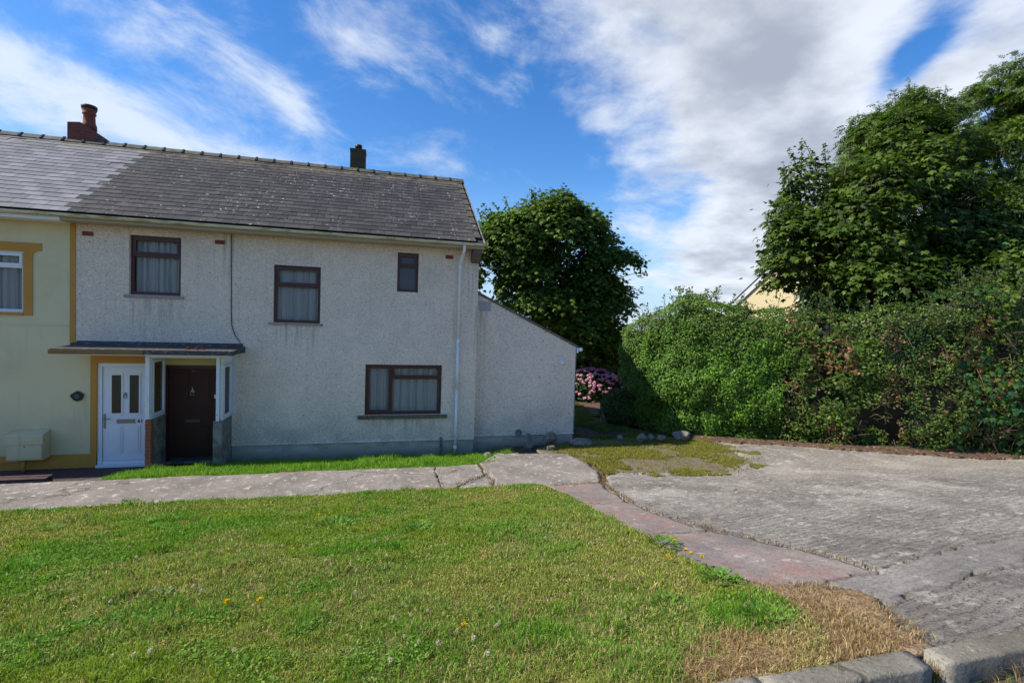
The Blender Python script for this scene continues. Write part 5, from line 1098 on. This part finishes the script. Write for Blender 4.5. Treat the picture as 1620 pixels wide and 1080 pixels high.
x = .47+.06*rng.random(260); y = -10.17+.2*rng.random(260); blades('gap_weeds', x, y, np.full(260, 1.10), .04+.05*rng.random(260), np.full(260, .004), pal(260, [(.32, .20, .09), (.2, .12, .06), (.1, .16, .03)], .2), lean=.8)
x = .75+.6*rng.random(240); y = -10.24-.08*rng.random(240); blades('gutter_weeds', x, y, np.full(240, 1.085), .05+.08*rng.random(240), np.full(240, .004), pal(240, [(.40, .26, .12), (.25, .16, .08), (.12, .2, .04)], .2), lean=1.0)
GB_ = [(2.9, .2), (5.9, .3), (5.4, 2.2), (5.9, 8), (4, 9.5), (2.9, 8)]
x, y = sample(GB_, 60000); k_ = fbm(x, y, 1.4, 4, 131) > .42; x, y = x[k_], y[k_]; n = len(x)
blades('shade_grass', x, y, G(x, y)-.05, .05+.05*rng.random(n), .010+.004*rng.random(n), pal(n, [(.09, .16, .02), (.12, .19, .025), (.15, .15, .04)], .2), lean=.8)
# sparse weeds in path joints
JL = []
for (a, b, m_) in (((-1.16, -2.12), (-1.18, -3.5), 40), ((-.28, -2.15), (-.26, -2.9), 160), ((-.26, -2.9), (-.95, -3.48), 160), ((-.24, -3.2), (-.32, -3.6), 80), ((-.27, -2.1), (.28, -1.4), 160), ((1.9, -1.7), (1.95, -3.2), 220), ((1.95, -3.2), (1.58, -4.1), 200), ((1.58, -4.0), (1.15, -6), 300), ((.6, -4.0), (1.5, -3.95), 120), ((1.12, -6.1), (1.2, -7.5), 120), ((1.2, -7.5), (1.6, -8.9), 160)):
    t = rng.random(m_); JL.append(np.stack([a[0]+(b[0]-a[0])*t+rng.normal(0, .03, m_), a[1]+(b[1]-a[1])*t+rng.normal(0, .03, m_)], 1))
JL = np.concatenate(JL); n = len(JL); blades('joint_weeds', JL[:, 0], JL[:, 1], G(JL[:, 0], JL[:, 1])+.01, .015+.03*rng.random(n), .005+.004*rng.random(n), pal(n, [(.36, .24, .08), (.30, .16, .08), (.24, .13, .07), (.14, .15, .03)], .2), lean=1.1)
# fallen leaves under the hedge
s = SP-2.6+(CS[-1]-SP)*rng.random(1500); x, y, nx, ny = hp(s); o_ = .0+np.abs(rng.normal(0, .28, 1500)); x = x+nx*o_; y = y+ny*o_
leaves('fallen_leaves', np.stack([x, y, G(x, y)+.03], 1), rng.normal(0, .4, (1500, 3))+[0, 0, 1], .06*(.4+.9*rng.random(1500)), T_OVAL, pal(1500, [(.30, .16, .08), (.22, .11, .06), (.38, .26, .15), (.16, .16, .04)], .25), M['petal'], None, 'stuff')
# dirt verge under the hedge
tag(patch('dirt_verge', [(6.0, .6), (6.25, -.3), (7.0, -.75), (8.3, -1.45), (9.2, -2.2), (10.3, -2.9), (11.5, -3.5), (13, -4.0), (16, -5.1), (19.5, -6.2), (23, -7.4), (23, -6), (14, -3), (8, 0), (6.4, 1.2)], .06, lambda x, y: G(x, y)+.035+(fbm(x, y, 4, 3, 5)-.5)*.05, M['dirt'], skirt=.06, rough=.09), kind='structure')

# ------------------------------------------------------------------ stones
def stone(label, x, y, sx, sy, sz, seed, rz=0., z=None, mt='rock'):
    if sx > .12: sx, sy, sz = sx*1.2, sy*1.2, sz*1.25
    r = random.Random(seed); bm = BM(); pts = []
    for i in range(22):
        v = Vector([r.gauss(0, 1) for _ in range(3)]).normalized(); pts.append(bm.verts.new((v.x*sx*.5*r.uniform(.8, 1), v.y*sy*.5*r.uniform(.8, 1), sz*.45+v.z*sz*.55*r.uniform(.75, 1))))
    bmesh.ops.convex_hull(bm, input=pts); bmesh.ops.delete(bm, geom=[v for v in bm.verts if not v.link_faces], context='VERTS')
    bmesh.ops.bevel(bm, geom=list(bm.edges), offset=min(sx, sz)*.035, segments=1, affect='EDGES')
    bmesh.ops.triangulate(bm, faces=bm.faces); bmesh.ops.subdivide_edges(bm, edges=bm.edges, cuts=1)
    for v in bm.verts: v.co += v.co.normalized()*r.uniform(-.012, .012)*min(1, sx*3)
    o = ob('stone', bm, M[mt]); o.location = (x, y, float(G(x, y)) if z is None else z); o.rotation_euler = (0, 0, rz); tag(o, label, 'stone'); return o
stone('upright grey block of stone leaning on the extension plinth', 1.35, -.18, .26, .22, .46, 1, .2, -.35)
stone('brown mossy boulder beside the upright block under the extension wall', 1.95, -.15, .42, .35, .32, 2, .6)
stone('low flat slab of stone at the foot of the extension corner', 2.75, -.32, .62, .40, .17, 3, .1)
stone('small round rock first in the row on the moss bed', 4.0, .05, .17, .15, .17, 4, .4)
stone('dark rounded boulder sitting on dry grass in the moss bed', 4.45, -.28, .36, .28, .24, 5, .9)
stone('small brown rock between the dark boulder and the grey cobble', 4.83, -.10, .2, .18, .19, 6, .2)
stone('grey cobble between the dark boulder and the large end block', 5.03, -.28, .26, .22, .22, 7, 1.1)
stone('largest block of stone ending the row beside the hedge', 5.65, -.25, .46, .30, .30, 8, -.5)
stone('pale bluish stone tucked under the hedge behind the end block', 6.02, .05, .2, .18, .16, 9, .3)
stone('buff broken stone lying in grass near the foot of the downpipe', .12, -1.15, .22, .16, .10, 10, .5, -.17)
stone('small chipped stone on the slab corner joint', .10, -1.75, .16, .12, .07, 11, .2, -.07)
stone('grey rubble lump beside the slab and mossy boulder', 1.75, -.75, .24, .18, .10, 13, .2)
stone('lone pebble lying in a brown stain on the concrete drive', 3.08, -5.55, .07, .055, .05, 12, .2, float(G(3.08, -5.55))+.02)
# ------------------------------------------------------------------ weeds and flowers
def rosette(label, x, y, size, n, cols, seed, up=.5, name='weed'):
    t = empty(name, (x, y, float(lawn_h(np.array(x), np.array(y))))); tag(t, label, 'weed'); t_ = rng.random(n)*2*PI; rr = rng.random(n)**.6*size*.55; z = float(t.location.z)
    P = np.stack([x+np.cos(t_)*rr, y+np.sin(t_)*rr, z+.012+.05*rng.random(n)*up], 1); dv = np.stack([np.cos(t_), np.sin(t_), np.full(n, up)], 1)+rng.normal(0, .25, (n, 3)); N = np.stack([-np.cos(t_)*up, -np.sin(t_)*up, np.ones(n)], 1)+rng.normal(0, .2, (n, 3))
    leaves('weed_leaves', P, N, size*.15*(.5+.6*rng.random(n)), T_OVAL, pal(n, cols, .2), M['blade'], t, None, dv); return t
DK = [(.09, .20, .018), (.12, .25, .025)]; LT = [(.10, .21, .02), (.13, .25, .03)]; GR = [(.16, .24, .07), (.12, .20, .045)]
for a in [(q_[0], q_[1], q_[2], q_[3], q_[4]*4, q_[5], q_[6]) for q_ in [('low green weed on the path edge nearest the steps', -5.76, -3.60, .28, 30, LT, 1), ('dark dandelion rosette at the path edge below the ground floor window', -1.76, -3.56, .22, 22, DK, 2), ('dark green weed clump in the dry patch in the middle of the upper lawn', -2.71, -5.95, .34, 34, DK, 3), ('green plantain patch below the small dark windowed wall in mid lawn', -1.80, -6.5, .30, 34, DK, 4),
          ('silvery green thistle rosette in the lower left lawn', -3.73, -8.0, .20, 26, GR, 5), ('bright broad leaved weed among long grass at lower right of the lawn', -.35, -9.15, .22, 34, LT, 6), ('leafy dandelion clump on the lawn edge beside the pink path', .34, -7.95, .26, 40, DK, 7), ('thick green mat of weeds ending in dry straw by the kerb', .05, -9.55, .26, 60, LT, 8), ('grass and dock tuft on the lawn edge half way down the pink path', .40, -5.6, .18, 24, DK, 9), ('spreading weed on the lawn edge below the dandelion flowers', .22, -8.9, .26, 44, LT, 10), ('small docks by the upper left of the lawn', -5.9, -5.2, .24, 24, DK, 11)]]:
    rosette(*a)
def dandelion(x, y, label, group, first=[None]):
    z = float(lawn_h(np.array(x), np.array(y)))
    if first[0] is None:
        t = empty('dandelion', (0, 0, 0)); st = ob('stem', tube(BM(), [(0, 0, 0), (.004, 0, .04), (.006, 0, .075)], [.002, .002, .0018], 5), plain('flower_stem', (.08, .12, .03)), t)
        n = 60; d_ = unit(n); d_[:, 2] = np.abs(d_[:, 2])*.6+.2; V, F_, CC = leaf_arrays(np.array([[.006, 0, .076]])+d_*.002, np.cross(d_, unit(n)), .020*np.ones(n), T_DIAM, pal(n, [(.80, .60, .02), (.75, .48, .01)], .1), d_)
        link('flower_head', np_mesh('flower_head', V, F_, CC), t, M['petal']); first[0] = t
    else:
        s_ = first[0]; t = s_.copy(); COL.objects.link(t)
        for c_ in list(s_.children):
            q_ = c_.copy(); COL.objects.link(q_); q_.parent = t
    t.location = (x, y, z); t.rotation_euler = (rnd.uniform(-.25, .25), rnd.uniform(-.25, .25), rnd.random()*6); tag(t, label, 'dandelion', group); return t
DG = 'yellow dandelions on the lawn'
for x_, y_, l_ in ((.50, -8.11, 'yellow dandelion nearest the top of the cluster beside the pink path'), (.43, -8.41, 'left yellow dandelion of the lower pair beside the pink path'), (.40, -8.5, 'right yellow dandelion of the lower pair beside the pink path'), (.45, -8.56, 'yellow dandelion nearest the path concrete in the cluster'), (.22, -8.45, 'small yellow dandelion furthest into the grass from the path'),
                   (-1.73, -9.2, 'lone yellow dandelion in the lower middle of the lawn'), (-2.94, -5.52, 'yellow dandelion in the dry patch of the upper lawn'), (-3.18, -8.33, 'yellow dandelion at left of the lower lawn'), (-2.96, -8.41, 'second yellow dandelion at left of the lower lawn, towards the middle')):
    dandelion(x_-(.17 if x_ > 0 else 0), y_, l_, DG)
cp = None; spots = [(-3.57, -8.95), (-3.43, -9.03), (-3.37, -9.0), (-2.96, -9.1), (-2.07, -9.22), (-2.0, -9.30), (-2.15, -9.45), (-2.01, -8.92), (-1.91, -8.85), (-1.75, -7.42), (-2.64, -7.66), (-2.38, -8.41), (-1.5, -9.11), (-1.69, -9.32), (-1.89, -9.36), (-5.06, -7.21), (-4.93, -7.31), (-4.23, -8.02), (-4.04, -8.04), (-3.97, -8.12)]
for i in range(26): spots.append((rnd.uniform(-4.5, .1), rnd.uniform(-9.7, -6.2)))
for x_, y_ in spots:
    z = float(lawn_h(np.array(x_), np.array(y_)))
    if cp is None:
        t = empty('clover_flower', (0, 0, 0)); ob('stem', tube(BM(), [(0, 0, 0), (.003, 0, .05)], .0013, 5), bpy.data.materials['flower_stem'], t)
        n = 46; d_ = unit(n); V, F_, CC = leaf_arrays(np.array([[.003, 0, .055]])+d_*.004, np.cross(d_, unit(n)), .009*np.ones(n), T_DIAM, pal(n, [(.62, .56, .50), (.55, .42, .38), (.70, .66, .60)], .12), d_)
        link('flower_head', np_mesh('flower_head', V, F_, CC), t, M['petal']); cp = t
    else:
        t = cp.copy(); COL.objects.link(t)
        for c_ in list(cp.children):
            q_ = c_.copy(); COL.objects.link(q_); q_.parent = t
    t.location = (x_, y_, z); t.rotation_euler = (rnd.uniform(-.3, .3), rnd.uniform(-.3, .3), rnd.random()*6); s_ = rnd.uniform(.8, 1.25); t.scale = (s_,)*3
    tag(t, 'small whitish clover flower head in the lawn grass', 'clover flower', 'white clover heads dotted over the lawn')
